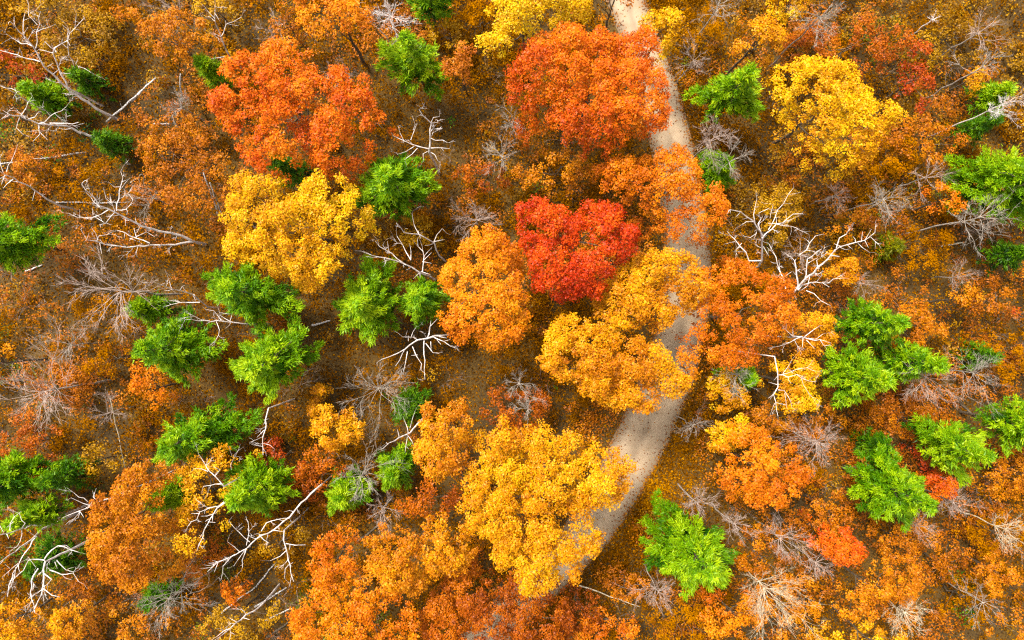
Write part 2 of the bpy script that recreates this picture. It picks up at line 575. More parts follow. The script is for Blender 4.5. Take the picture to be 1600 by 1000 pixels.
def road_mat():
    m = bpy.data.materials.new('sandy_gravel')
    m.use_nodes = True
    nt = m.node_tree; b = nt.nodes['Principled BSDF']; b.inputs['Roughness'].default_value = 0.95
    tc = nt.nodes.new('ShaderNodeTexCoord')
    uv = nt.nodes.new('ShaderNodeUVMap'); uv.uv_map = 'lane'
    n1 = nt.nodes.new('ShaderNodeTexNoise'); n1.inputs['Scale'].default_value = 0.9; n1.inputs['Detail'].default_value = 6
    n2 = nt.nodes.new('ShaderNodeTexNoise'); n2.inputs['Scale'].default_value = 14.0; n2.inputs['Detail'].default_value = 5
    r1 = nt.nodes.new('ShaderNodeValToRGB')
    e = r1.color_ramp.elements
    e[0].position, e[1].position = 0.3, 0.7
    e[0].color = (0.25, 0.174, 0.106, 1); e[1].color = (0.33, 0.242, 0.156, 1)
    sx = nt.nodes.new('ShaderNodeSeparateXYZ')
    wv = nt.nodes.new('ShaderNodeValToRGB')                    # wheel tracks: packed, paler sand along the lane
    e = wv.color_ramp.elements
    e[0].position = 0.0; e[0].color = (0.55, 0.49, 0.40, 1)
    e[1].position = 1.0; e[1].color = (0.52, 0.47, 0.38, 1)
    for p, v in ((0.14, .84), (0.26, 1.18), (0.36, 1.16), (0.5, .90), (0.62, 1.18), (0.73, 1.14), (0.88, .82)):
        q = e.new(p); q.color = (v, v, v * .99, 1)
    mx = nt.nodes.new('ShaderNodeMix'); mx.data_type = 'RGBA'; mx.blend_type = 'MULTIPLY'; mx.inputs[0].default_value = 1
    mx2 = nt.nodes.new('ShaderNodeMix'); mx2.data_type = 'RGBA'; mx2.blend_type = 'OVERLAY'; mx2.inputs[0].default_value = 0.16
    ad = nt.nodes.new('ShaderNodeMath'); ad.operation = 'MULTIPLY_ADD'; ad.inputs[1].default_value = 0.12; ad.inputs[2].default_value = -0.06
    ad2 = nt.nodes.new('ShaderNodeMath'); ad2.operation = 'ADD'
    bp = nt.nodes.new('ShaderNodeBump'); bp.inputs['Distance'].default_value = 0.012; bp.inputs['Strength'].default_value = 0.3
    L = nt.links.new
    L(tc.outputs['Object'], n1.inputs['Vector']); L(tc.outputs['Object'], n2.inputs['Vector'])
    L(n1.outputs['Fac'], r1.inputs[0]); L(uv.outputs[0], sx.inputs[0])
    L(n1.outputs['Fac'], ad.inputs[0]); L(ad.outputs[0], ad2.inputs[0]); L(sx.outputs['X'], ad2.inputs[1])
    L(ad2.outputs[0], wv.inputs[0])
    L(r1.outputs[0], mx.inputs[6]); L(wv.outputs[0], mx.inputs[7])
    L(mx.outputs[2], mx2.inputs[6]); L(n2.outputs['Color'], mx2.inputs[7])
    L(mx2.outputs[2], b.inputs['Base Color'])
    L(n2.outputs['Fac'], bp.inputs['Height']); L(bp.outputs[0], b.inputs['Normal'])
    return m

S = 900.0
gv = np.array([(-S, -S, 0), (S, -S, 0), (S, S, 0), (-S, S, 0)])
g = obj('ground', mesh_from('ground', gv, [[0, 1, 2, 3]], ground_mat()))
g['kind'] = 'structure'

# right edge of the road in the photograph and its width there
EDGE = [(955, -170, 58), (985, -80, 58), (1008, 0, 58), (1020, 30, 58), (1044, 99, 60), (1060, 146, 62), (1073, 187, 64), (1083, 230, 66),
        (1096, 290, 68), (1107, 350, 70), (1111, 400, 72), (1111, 450, 74), (1106, 500, 76), (1096, 556, 78),
        (1080, 604, 80), (1061, 652, 82), (1042, 695, 82), (1022, 735, 80), (1001, 770, 78), (987, 792, 76),
        (966, 828, 74), (932, 868, 70), (903, 900, 68), (872, 930, 66), (838, 962, 66), (800, 1000, 66), (740, 1060, 66), (660, 1140, 66)]
E = np.array([[*at(x, y)[:2], w * H / F] for x, y, w in EDGE])
t0 = np.arange(len(E)); t1 = np.linspace(0, len(E) - 1, 150)
E = np.stack([np.interp(t1, t0, E[:, i]) for i in range(3)], 1)
for _ in range(4):
    E[1:-1] = (E[:-2] + 2 * E[1:-1] + E[2:]) / 4
T = np.gradient(E[:, :2], axis=0); T /= np.linalg.norm(T, axis=1, keepdims=True)
NR = np.stack([T[:, 1], -T[:, 0]], 1)                      # towards the left edge
if NR[75, 0] > 0:
    NR = -NR
wr, wl = Noise(2.0), Noise(2.0)
right = E[:, :2] - NR * (0.10 * wr(E[:, :2]))[:, None]
left = E[:, :2] + NR * (E[:, 2] + 0.14 * wl(E[:, :2]))[:, None]
cols = 9
rv, ruv = [], []
for i in range(150):
    for k in range(cols):
        f = k / (cols - 1)
        p = left[i] * (1 - f) + right[i] * f
        rv.append((p[0], p[1], 0.012 + 0.03 * math.sin(math.pi * f) - 0.022 * (math.exp(-((f - .3) / .08) ** 2) + math.exp(-((f - .69) / .08) ** 2))))
        ruv.append((f, i / 10))
rq = [[i * cols + k, i * cols + k + 1, (i + 1) * cols + k + 1, (i + 1) * cols + k] for i in range(149) for k in range(cols - 1)]
rm = mesh_from('road', rv, rq, road_mat(), smooth=True)
ul = rm.uv_layers.new(name='lane')
li = np.empty(len(rm.loops), np.int32); rm.loops.foreach_get('vertex_index', li)
ul.data.foreach_set('uv', np.array(ruv, np.float32)[li].ravel())
rd = obj('road', rm); rd['kind'] = 'structure'
CENT = (left + right) / 2
HALF = np.linalg.norm(left - right, axis=1) / 2
def road_d(P):
    """distance outside the road edge (negative on the road)"""
    out = np.empty(len(P))
    for s in range(0, len(P), 20000):
        q = P[s:s + 20000]
        d = np.linalg.norm(q[:, None] - CENT[None], axis=2)
        i = d.argmin(1)
        out[s:s + 20000] = d[np.arange(len(q)), i] - HALF[i]
    return out

PAL['litter'] = ((78, 46, 0), (146, 88, 0), (232, 158, 4))
PAL['roadleaf'] = ((95, 40, 5), (170, 95, 25), (220, 150, 50))
XR, YR = 60.0, 40.0
n = 230000
P = np.stack([rng.uniform(-XR, XR, n), rng.uniform(-YR, YR, n)], 1)
ri = rng.integers(0, 150, 34000)
P = np.vstack([P, E[ri, :2] - NR[ri] * rng.gamma(1.6, 1.5, 34000)[:, None] + rng.normal(size=(34000, 2)) * .3])   # leaf drift on the outer verge
n = len(P)
rdist = road_d(P)
lush = Noise(6.0, 14); lush2 = Noise(1.6, 14)
keep = (rdist > -0.25) & (rng.uniform(size=n) < np.clip(0.75 + 0.25 * lush2(P), 0.3, 1))
keep &= (rdist > 0.05) | (rng.uniform(size=n) < 0.5)
Pk = P[keep]
N3 = np.c_[rng.normal(size=(len(Pk), 2)) * 0.45, np.ones(len(Pk))]
sz = rng.uniform(0.08, 0.17, len(Pk))
V, Q = leaf_quads(np.c_[Pk, 0.035 + rng.uniform(0, 0.07, len(Pk))], N3, sz * 1.2, sz, 0.25)
o = obj('fallen_leaves', mesh_from('fallen_leaves', V, Q, leaf_mat('litter'), 0.36 + 0.20 * lush(Pk) + 0.10 * lush2(Pk) + rng.normal(size=len(Pk)) * 0.2), None, 'stuff')
o['label'] = 'brown and golden fallen leaves carpeting the forest floor'
o['category'] = 'fallen leaves'
# leaves blown onto the road, thicker along its edges
i = rng.integers(0, 150, 6500)
f = rng.beta(0.32, 0.32, 6500)
Pr = left[i] * (1 - f[:, None]) + right[i] * f[:, None] + rng.normal(size=(6500, 2)) * 0.16
kp = rng.uniform(size=6500) < np.where((f > .16) & (f < .84), 0.28, 1)
Pr = Pr[kp]
N3 = np.c_[rng.normal(size=(len(Pr), 2)) * 0.3, np.ones(len(Pr))]
sz = rng.uniform(0.06, 0.13, len(Pr))
V, Q = leaf_quads(np.c_[Pr, np.full(len(Pr), 0.062)], N3, sz * 1.2, sz, 0.2)
o = obj('road_leaves', mesh_from('road_leaves', V, Q, leaf_mat('roadleaf'), 0.45 + rng.normal(size=len(Pr)) * 0.22), None, 'stuff')
o['label'] = 'scattered brown leaves blown across the sandy road'
o['category'] = 'fallen leaves'

# ------------------------------------------------------------------ low undergrowth that nobody could count
def undergrowth(count, pals, label):
    """count shrub tufts; pals: list of (palette, weight function on photo pixels)"""
    P = np.stack([rng.uniform(-XR, XR, count), rng.uniform(-YR, YR, count)], 1)
    nz = Noise(7.0, 12)
    keep = (road_d(P) > 1.0) & (rng.uniform(size=count) < np.clip(0.62 + 0.5 * nz(P), 0.08, 1))
    seg = [(167, 190, 243, 122), (240, 193, 265, 194), (88, 316, 200, 317), (487, 508, 516, 501), (1470, 385, 1510, 378), (204, 286, 222, 272),
           (197, 735, 172, 622), (400, 917, 432, 878), (398, 948, 450, 917), (412, 970, 458, 950), (346, 958, 402, 914), (905, 915, 1000, 948),
           (40, 424, 66, 414), (558, 846, 602, 812), (1500, 630, 1528, 655), (1549, 412, 1562, 500), (1582, 389, 1615, 408)]
    for x0, y0, x1, y1 in seg:
        keep &= edge_dist(np.array([at(x0, y0)[:2], at(x1, y1)[:2]]), P) > 1.15
    for x, y, q in [(700, 225, 95), (620, 575, 75), (765, 575, 60), (330, 610, 60), (1430, 410, 70), (1055, 745, 60), (500, 520, 45), (1130, 150, 60), (170, 420, 70)]:
        dd = np.linalg.norm(P - at(x, y)[:2], axis=1) / (q * H / F)
        keep &= rng.uniform(size=count) > 0.85 * np.exp(-dd ** 2)
    P = P[keep]
    px = np.c_[P[:, 0] * F / H + 800, -P[:, 1] * F / H + 500]
    near = (road_d(P) < 4.0) & (px[:, 0] > 900)
    fld = [Noise(5.0, 12) for _ in pals]
    Wt = np.stack([np.clip(w(px[:, 0], px[:, 1]) + 0.42 * fl(P), 0.001, None) for (_, w), fl in zip(pals, fld)], 1)
    pick = (Wt * rng.uniform(0.6, 1.4, Wt.shape)).argmax(1)
    hh = rng.uniform(0.12, 1.0, len(P)) ** 1.5 * 4.2
    hh[near] *= 0.25
    for k, (pal, _) in enumerate(pals):
        s = np.where(pick == k)[0]
        if not len(s):
            continue
        rr = rng.uniform(0.45, 1.25, len(s))
        m = (46 * rr ** 2 + 12).astype(int)
        idx = np.repeat(np.arange(len(s)), m)
        D = rng.normal(size=(len(idx), 3)); D[:, 2] = np.abs(D[:, 2])
        D /= np.linalg.norm(D, axis=1, keepdims=True)
        C = np.c_[P[s], hh[s] * 0.6][idx] + D * (rr[idx] * rng.uniform(0.25, 1.1, len(idx)))[:, None] * np.array([1, 1, 0.5])
        sz = 0.125 * rng.uniform(0.65, 1.35, len(idx))
        V, Q = leaf_quads(C, D * .3 + np.array([0, 0, .8]) + rng.normal(size=D.shape) * .4, sz * 1.2, sz * .95)
        o = obj('undergrowth', mesh_from('undergrowth', V, Q, leaf_mat(pal), 0.42 + rng.normal(size=len(idx)) * .17 + (rng.normal(size=len(s)) * .14)[idx]), None, 'stuff')
        o['label'] = label[k]
        o['category'] = 'undergrowth'

g2 = lambda cx, cy, r: (lambda x, y: np.exp(-((x - cx) ** 2 + (y - cy) ** 2) / r ** 2))
undergrowth(21000, [
    ('brown', lambda x, y: 0.95 + 0 * x),
    ('rust', lambda x, y: 0.68 + 0.45 * g2(1350, 900, 420)(x, y) + 0.3 * g2(250, 250, 220)(x, y) + .3 * g2(1450, 480, 250)(x, y)),
    ('mustard', lambda x, y: 0.48 + 0.5 * g2(120, 60, 300)(x, y) + 0.4 * g2(1450, 60, 260)(x, y) + .35 * g2(1200, 300, 180)(x, y)),
    ('olive', lambda x, y: 0.22 + 0.45 * g2(60, 540, 160)(x, y) + .35 * g2(1420, 20, 150)(x, y) + .4 * g2(420, 920, 110)(x, y) + .3 * g2(1480, 410, 120)(x, y)),
    ('pinedark', lambda x, y: 0.10 + 0.5 * g2(90, 160, 120)(x, y) + .5 * g2(650, 180, 90)(x, y) + .45 * g2(90, 850, 110)(x, y) + .5 * g2(640, 640, 80)(x, y) + .4 * g2(1560, 400, 80)(x, y)),
], ['low brown leafed brush spread over the forest floor', 'low rust orange brush spread between the trees',
    'low mustard yellow brush spread between the trees', 'dull olive green brush low on the forest floor',
    'dark green low seedlings and brush in the shade'])

# fine bare brush
P = np.stack([rng.uniform(-XR * .92, XR * .92, 900), rng.uniform(-YR * .92, YR * .92, 900)], 1)
P = P[(road_d(P) > 1.2)]
tw = []
for p in P[:170]:
    for k in range(int(rng.integers(5, 8))):
        sprout(np.array([p[0], p[1], 0.0]), np.r_[rng.normal(size=2) * 0.6, 1.0], rng.uniform(0.8, 2.4), 0.014, 1, tw, 0.25, 0.05)
o = obj('bare_brush', mesh_from('bare_brush', *tubes(tw, 3), MAUVE), None, 'stuff')
o['label'] = 'thin leafless brown stems of brush scattered over the floor'
o['category'] = 'undergrowth'

# ------------------------------------------------------------------ canopy trees with leaves
R = leafy
p = poly_of
R(p('375 85 400 72 430 64 462 74 486 86 522 101 535 117 556 105 573 114 577 135 603 156 612 182 592 221 582 250 556 257 540 274 512 276 496 268 478 252 462 262 431 274 410 262 372 254 350 240 352 205 330 172 335 146 352 132 346 102'),
  'redorange', 'broad flame orange tree standing above the big round yellow tree', z=13, gap=0.17, bias=0.02)
R(p('486 -14 465 29 475 52 504 62 535 60 582 64 595 49 577 34 556 16 550 -14'), 'orange', 'bright orange tree at the top edge beside the white twiggy tree', z=12)
under(450, 42, 24, 26, 'rust', 'dull rust coloured small tree at the bright orange tree by the top edge', z=8)
R(p('764 -20 764 16 759 34 775 60 748 84 754 99 790 98 805 88 826 68 852 49 888 39 915 38 922 23 916 -20'), 'lemon', 'lemon yellow tree at the top edge touching the largest orange crown', z=13)
R(p('800 88 834 65 870 52 899 44 925 36 956 47 985 44 1008 52 1024 86 1018 114 1034 130 1037 161 1042 187 1031 208 992 213 974 229 948 237 917 226 878 221 862 190 823 187 805 156 786 130 790 100'),
  'redorange', 'largest fiery orange crown overhanging the upper stretch of road', z=13.5, gap=0.05, bias=-0.04, fill=.6)
R(p('912 -20 922 30 950 42 975 36 988 14 984 -20'), 'rust', 'rust red tree between the lemon yellow crown and the road at the top', z=9, thin=.2, gap=.2)
R(p('995 23 1034 26 1050 34 1060 62 1047 78 1037 101 1029 76 1013 60 998 40'), 'yellow', 'small yellow tree hanging over the road at its upper end', z=9, dome=2, gap=.16)
R(p('689 86 700 72 722 68 746 80 751 104 735 127 704 122 689 109'), 'salmon', 'small dusty salmon tree right of the star shaped green pine', z=9, dome=2.2)
R(p('1234 88 1256 92 1273 86 1290 92 1312 96 1346 120 1361 146 1377 182 1385 203 1361 224 1356 255 1317 268 1290 256 1265 250 1249 221 1229 216 1223 182 1200 169 1200 143 1213 117'),
  'yellow', 'large round golden yellow tree alone right of the road', z=13, gap=0.10, bias=-.08)
R(p('1203 -15 1268 -15 1262 22 1230 34 1205 20'), 'yellow', 'yellow tree cut by the top edge above the small amber tree', z=11)
R(p('1141 75 1160 58 1165 38 1180 26 1200 34 1218 52 1223 78 1200 98 1185 96 1154 83'), 'gold', 'small amber tree left above the large golden yellow tree', z=10, dome=2.4)
R(p('372 266 400 273 416 273 442 279 449 294 494 284 512 276 538 279 546 294 572 312 579 341 577 362 550 375 556 406 540 411 538 432 514 448 486 453 460 453 429 435 400 416 385 416 369 403 361 385 361 362 348 341 372 307'),
  'yellow', 'big round bright yellow tree ringed by four green pines', z=13.5, gap=0.12)
R(p('676 416 686 406 707 388 730 380 733 364 772 359 777 372 795 372 816 396 813 419 834 458 834 484 822 515 798 539 769 548 745 540 722 539 700 520 686 505 681 479 702 453 683 442'),
  'orange', 'rounded pure orange tree left of the scarlet tree', z=13, gap=0.12, bias=-.03)
R(p('803 325 842 307 870 312 899 336 915 318 925 297 956 318 982 344 992 367 982 406 959 422 943 432 943 468 915 462 891 471 844 461 823 419 816 380 805 349'),
  'red', 'scarlet red tree, the reddest crown in the middle of the wood', z=12.5, gap=0.10, bias=-.08, fill=.6)
R(p('930 250 964 240 1013 248 1044 229 1065 229 1081 250 1083 266 1094 289 1125 299 1135 318 1122 364 1109 378 1060 362 1052 384 1024 364 992 349 982 325 946 299 938 275'),
  'orange', 'loose orange tree spreading right across the bend of the road', z=11, gap=0.12, fill=.55, bias=-.05)
R(p('1011 377 1045 380 1082 398 1104 432 1102 470 1072 490 1035 514 985 512 945 522 934 485 948 442 966 427 992 396'),
  'gold', 'amber tree left of the road just below the loose orange tree', z=11.5, gap=0.10, bias=-.04, fill=.6)
R(p('1120 400 1180 395 1215 440 1235 470 1230 510 1205 540 1190 568 1140 578 1098 565 1072 530 1060 485 1078 436'),
  'orange', 'deep orange tree right of the road bend under the forked white tree', z=9.5, gap=0.2, bias=-.2, thin=.1)
R(p('834 534 857 510 886 492 930 500 955 518 985 515 1021 535 1050 556 1078 575 1080 598 1063 612 1029 625 1016 640 980 642 956 638 925 625 904 609 878 591 849 570'),
  'gold', 'amber gold tree reaching over the road where it reappears at mid height', z=12.5, gap=0.08, fill=.6)
R(p('1040 548 1065 536 1088 548 1088 580 1078 600 1055 606 1040 585'), 'orange', 'small salmon orange tree standing over the road beside the amber gold tree', z=9, dome=1.6, gap=.26, thin=.2, bias=.1)
R(p('728 753 715 752 746 716 748 677 785 656 812 662 849 669 880 674 904 666 922 677 925 692 950 692 977 703 992 721 982 747 987 787 956 789 914 797 933 826 946 839 933 865 901 901 852 912 826 919 798 900 772 880 769 854 735 831 720 792'),
  'gold', 'largest yellow gold tree beside the lower road', z=13.5, gap=0.11, bias=.12)
R(p('657 640 694 627 725 625 741 651 735 708 720 734 670 747 644 716 663 682'), 'gold', 'amber tree tucked left of the largest yellow gold tree', z=11, gap=.11, bias=-.15, fill=.6)
R(p('570 838 590 828 625 822 663 826 681 802 725 818 748 860 728 883 686 893 650 932 626 917 600 906 575 880'), 'gold', 'lumpy orange gold tree below left of the largest yellow gold tree', z=11.5, gap=.10, bias=-.15, fill=.6)
R(p('483 852 514 828 550 836 572 850 575 885 556 896 512 909 488 886'), 'orange', 'dull amber tree left of the lumpy orange gold tree', z=9, gap=.13, bias=-.12)
R(p('475 909 540 905 600 915 640 940 655 985 650 1030 470 1030 458 969 468 938'), 'orange', 'wide orange tree on the bottom edge below the dull amber tree', z=11.5, gap=.15, bias=.05)
R(p('690 905 735 880 790 905 850 918 885 935 900 970 890 1030 660 1030 655 960'), 'brick', 'brick brown sparse tree on the bottom edge below the largest yellow gold tree', z=8.5, gap=.08, bias=.05, fill=.6)
R(p('161 756 190 735 208 721 234 716 260 734 263 792 268 839 283 896 247 909 195 906 156 880 151 818 156 787'), 'rust', 'tall oval rust orange tree in the lower left beside pines', z=11.5, gap=.07, bias=.10, fill=.6)
R(p('270 722 300 705 330 690 375 690 400 710 388 742 352 790 345 830 310 880 285 880 275 840 268 800 290 770'), 'yellow', 'thin yellow tree with white dead limbs right of the oval rust tree', z=9, gap=.3, thin=.3, bias=-.1, dome=2)
R(p('-30 935 30 935 68 950 66 1020 -30 1020'), 'gold', 'amber tree in the bottom left corner', z=9, gap=.2, bias=-.12)
R(p('78 969 90 950 117 935 156 935 174 961 156 982 104 995 85 985'), 'gold', 'small amber tree on the bottom edge left of the grey bare tree', z=8, gap=.24, dome=2, bias=-.08)
R(p('187 34 210 22 234 18 286 21 325 34 335 65 330 95 300 108 262 99 240 80 226 68'), 'rust', 'loose orange tree in the upper left above the leaning white trunk', z=9, gap=.24, thin=.2, bias=.22, dome=2)
R(p('200 240 240 205 300 195 350 215 365 260 352 310 315 335 262 322 240 285'), 'rust', 'thin rust tree left of the broad flame orange and the big yellow tree', z=7, gap=.34, thin=.35, bias=.02, dome=1.6)
R(p('203 599 221 572 260 575 281 609 262 640 226 640'), 'orange', 'small orange tree just below the left pine of a pine trio', z=6, gap=.28, thin=.25, dome=1.4, bias=-.12)
R(p('470 604 504 601 510 630 546 648 574 661 556 695 522 705 504 700 488 677 478 640'), 'gold', 'amber yellow tree below the trio of pines under a leaning grey bare tree', z=7.5, gap=.10, dome=1.8)
R(p('1125 690 1150 660 1200 670 1240 700 1262 740 1270 765 1245 785 1200 795 1160 790 1125 765 1118 740'), 'orange', 'bright orange tree right of the lower road beside a mauve bare tree', z=10.5, gap=.18, bias=-.1)
R(p('1098 590 1130 580 1160 598 1182 618 1160 640 1118 642'), 'yellow', 'small yellow tree at the right roadside under grey twigs', z=6.5, gap=.12, dome=1.5, bias=-.15)
R(p('1098 692 1115 665 1150 650 1168 655 1142 700 1112 704'), 'yellow', 'small yellow tree on the left flank of the bright orange roadside tree', z=7.5, gap=.12, dome=1.5, bias=-.1)
R(p('1216 562 1252 556 1286 572 1291 604 1270 630 1239 646 1205 636 1184 614 1205 578'), 'yellow', 'yellow tree with bleached branches left of the twin pines', z=9, gap=.2, bias=-.1, dome=2)
R(p('1223 508 1250 483 1285 495 1304 516 1301 549 1278 557 1240 556 1220 540'), 'gold', 'amber tree with white twigs above left of the twin pines', z=8, gap=.24, bias=.05, dome=2)
R(p('1175 300 1210 280 1240 300 1250 340 1222 385 1190 350'), 'mustard', 'mustard yellow low tree behind the crown of the forked white tree', z=5.5, gap=.28, dome=1.3, bias=.25)
R(p('1296 396 1318 400 1330 416 1333 440 1304 447 1290 425'), 'gold', 'small amber tree below the wide spreading white dead tree', z=5, gap=.25, dome=1.3, bias=-.12)
R(p('1450 295 1468 285 1488 308 1507 302 1505 328 1475 342 1455 325'), 'orange', 'small orange tree left of the big bright pine on the right edge', z=6.5, gap=.22, dome=1.5)
R(p('1273 844 1286 821 1317 828 1356 852 1351 867 1312 878 1278 862'), 'red', 'small red orange tree in the lower right', z=9, dome=2, bias=.22, gap=.05)
R(p('1296 917 1322 886 1382 867 1444 880 1430 915 1400 940 1361 948 1330 969 1301 953'), 'gold', 'dull amber spreading tree below the small red orange tree', z=8, gap=.26, bias=-.3, dome=2)
R(p('1298 992 1340 968 1380 975 1405 985 1400 1025 1296 1025'), 'yellow', 'yellow tree on the bottom edge left of the pale straw bare tree', z=8, gap=.22, bias=-.15)
R(p('1505 890 1530 855 1570 860 1592 890 1572 925 1525 918'), 'rust', 'soft orange tree near the right edge low in the picture', z=6, bias=.28, gap=.22, dome=1.5)
R(p('1435 745 1455 735 1485 740 1482 775 1455 792 1440 775'), 'redorange', 'small vermilion tree touching the right side of the dark green pine', z=6, gap=.22, dome=1.5, bias=-.15)
R(p('316 965 330 930 352 938 395 945 425 930 440 960 400 1020 330 1020'), 'mustard', 'thin yellow tree on the bottom edge right of the grey bare tree', z=6, gap=.34, thin=.3, bias=.2, dome=1.5)
R(p('345 900 372 888 402 905 405 940 360 942'), 'orange', 'small pale orange tree below the crooked white dead tree', z=5, gap=.28, dome=1.2, bias=-.05)

under(1320, 76, 98, 40, 'brick', 'wide dull russet low tree above the large golden yellow tree', z=5, bias=.02, thin=.1)
under(1425, 128, 34, 48, 'crimson', 'dull crimson low tree right of the large golden yellow tree', z=6, bias=.05)
under(1442, 225, 62, 46, 'rust', 'dull orange low tree left of the small dark green pine', z=5, bias=.05, thin=.2)
under(1425, 508, 44, 36, 'rust', 'soft orange low tree right above the twin pines', z=5.5, bias=.15)
under(1485, 470, 30, 24, 'rust', 'small soft orange low tree two crowns right above the twin pines', z=5, bias=.2)
under(870, 268, 72, 32, 'rust', 'dull orange low tree between the largest fiery crown and the scarlet tree', z=6.5, bias=.12)
under(748, 282, 50, 30, 'brick', 'dark orange low tree above grey brush and left of the scarlet tree', z=5, bias=-.02, thin=.15)
under(652, 362, 38, 28, 'mustard', 'dull yellow low tree under white dead branches beside a pine', z=5, bias=.2)
under(805, 640, 52, 40, 'brick', 'russet low tree above the largest yellow gold tree', z=5, bias=-.05)
under(440, 715, 40, 34, 'crimson', 'dark red low tree between the lower pines and the amber yellow tree', z=4.5, bias=.0, thin=.2)
under(505, 740, 45, 38, 'brick', 'reddish brown low tree left of the bare tree with a green skirt', z=4.5, bias=.12)
under(670, 775, 46, 34, 'brick', 'russet low tree under the left flank of the largest yellow gold tree', z=6, bias=.05)
under(708, 62, 36, 28, 'mustard', 'mustard low tree left of the lemon yellow tree', z=6, bias=.1)
under(755, 30, 30, 30, 'brown', 'brown low tree at the top edge left of the lemon yellow tree', z=5, bias=.2)
under(345, 22, 32, 26, 'mustard', 'mustard low tree at the top edge behind a slim white tree', z=5, bias=.2)
under(70, 14, 40, 22, 'mustard', 'yellow low tree at the top left behind white branches', z=5, bias=.22)
under(35, 115, 45, 24, 'crimson', 'dark red low brushwood tree at the left edge behind white branches', z=4.5, bias=-.15, thin=.25)
under(8, 565, 18, 40, 'gold', 'amber tree cut by the left edge at mid height', z=8, bias=-.15)
under(60, 690, 60, 50, 'brick', 'russet low tree behind the large bare tree on the left edge', z=4.5, bias=.0)
under(160, 718, 34, 24, 'mustard', 'mustard low tree left above the oval rust tree', z=5, bias=.1)
under(1180, 850, 48, 50, 'rust', 'soft orange low tree right of the ragged lime green pine', z=5, bias=.12)
under(1140, 955, 58, 40, 'orange', 'amber orange low tree below the ragged lime green pine', z=5.5, bias=.05, gap=.3)
under(1215, 945, 68, 55, 'rust', 'orange low tree beneath the pale fan shaped bare tree near the bottom', z=5, bias=.25)
under(1290, 795, 36, 38, 'rust', 'dark orange low tree left of the dark green pine', z=6.5, bias=.1)
under(1400, 842, 58, 34, 'rust', 'soft orange low tree below the dark green pine', z=5, bias=.18)
under(1570, 738, 60, 42, 'rust', 'wide soft orange low tree on the right edge below a pine', z=5, bias=.22)
under(1440, 702, 24, 26, 'crimson', 'dark red low tree wedged between two lower right pines', z=5, bias=-.05)
under(975, 905, 42, 34, 'rust', 'rusty low tree right of the road where it leaves the picture', z=4, bias=.05)
under(940, 970, 60, 30, 'orange', 'amber low tree at the bottom edge right of the road', z=5, bias=-.15)
under(905, 950, 40, 40, 'brick', 'rusty brown sapling hiding the last stretch of road', z=5, bias=-.15)
under(1590, 490, 24, 24, 'crimson', 'red low tree on the right edge at mid height', z=5, bias=.15)
under(1560, 970, 46, 34, 'rust', 'orange low tree in the bottom right corner', z=5, bias=.15)
under(1195, 650, 50, 26, 'rust', 'dark orange low tree above the bright orange roadside tree', z=5, bias=.1)
under(1500, 930, 40, 40, 'brown', 'brown low tree right of the pale straw bare tree', z=4, bias=.15)
under(230, 975, 42, 26, 'rust', 'orange low tree beneath the grey bare tree on the bottom edge', z=5, bias=.15)
under(320, 875, 40, 36, 'brick', 'russet low tree between the oval rust tree and the crooked white tree', z=4.5, bias=.05)
under(1260, 660, 50, 30, 'rust', 'orange low tree behind the dense mauve bare tree', z=4.5, bias=.1)
under(1060, 25, 26, 40, 'brown', 'brown low tree right of the road at the top', z=4, bias=.05)
under(1095, 60, 34, 40, 'brown', 'russet brown low tree left of the small amber tree', z=4, bias=.25)
under(270, 190, 50, 26, 'rust', 'thin orange low tree by the standing white trunk piece', z=4.5, bias=.0, thin=.25)
under(150, 290, 70, 40, 'brown', 'brown orange low tree behind the twisted white dead tree', z=4, bias=.2, thin=.2)
under(1160, 440, 40, 30, 'brown', 'shaded brown low tree under the forked white tree', z=4, bias=.15)

under(130, 60, 62, 42, 'mustard', 'olive mustard low tree right of the tall white dead tree in the upper left', z=4, bias=.05)
under(70, 265, 60, 34, 'rust', 'rust brown low tree above the big green pine cut by the left edge', z=4, bias=-.12)
under(190, 480, 60, 40, 'brown', 'amber brown low tree right of the big mauve grey bare tree', z=4, bias=.2)
under(110, 600, 52, 40, 'rust', 'amber low tree right of the large bare tree on the left edge', z=4, bias=-.1)
under(190, 560, 44, 30, 'brown', 'brown low tree above the small orange tree under the pine trio', z=3.5, bias=.12)
under(140, 905, 48, 30, 'rust', 'russet low tree below the oval rust tree', z=4, bias=-.15)
under(440, 850, 40, 40, 'mustard', 'dull yellow low tree under the crooked white dead tree', z=4, bias=.05)
under(1255, 68, 44, 34, 'rust', 'burnt orange low tree between the small amber and the large golden tree', z=4.5, bias=-.08)
under(1480, 60, 54, 44, 'mustard', 'olive mustard low tree right of the wide dull russet low tree', z=4, bias=-.12)
under(1510, 128, 28, 24, 'yellow', 'small yellow low tree left of the faint green sapling at upper right', z=4.5, bias=-.25, gap=.35)
under(1385, 252, 56, 36, 'brown', 'brown orange low tree below right of the large golden yellow tree', z=4, bias=.25)
under(1330, 352, 44, 28, 'rust', 'amber low tree above the wide spreading white dead tree', z=4, bias=-.05)
under(1430, 385, 50, 40, 'brown', 'golden brown low tree below the pale star of limbs', z=3.5, bias=.2)
under(1535, 470, 40, 40, 'rust', 'orange brown low tree near the right edge at mid height', z=4, bias=-.1)
under(1400, 650, 52, 36, 'rust', 'burnt orange low tree right below the twin pines', z=4.5, bias=-.1)
under(1560, 555, 48, 44, 'brown', 'brown low tree beneath the pale branched bare tree', z=3.5, bias=.25)
under(1545, 825, 50, 40, 'brown', 'golden brown low tree right of the dusty pink bare tree', z=3.5, bias=.25)
under(1470, 880, 44, 38, 'rust', 'amber low tree left of the soft orange tree near the right edge', z=4, bias=-.05)
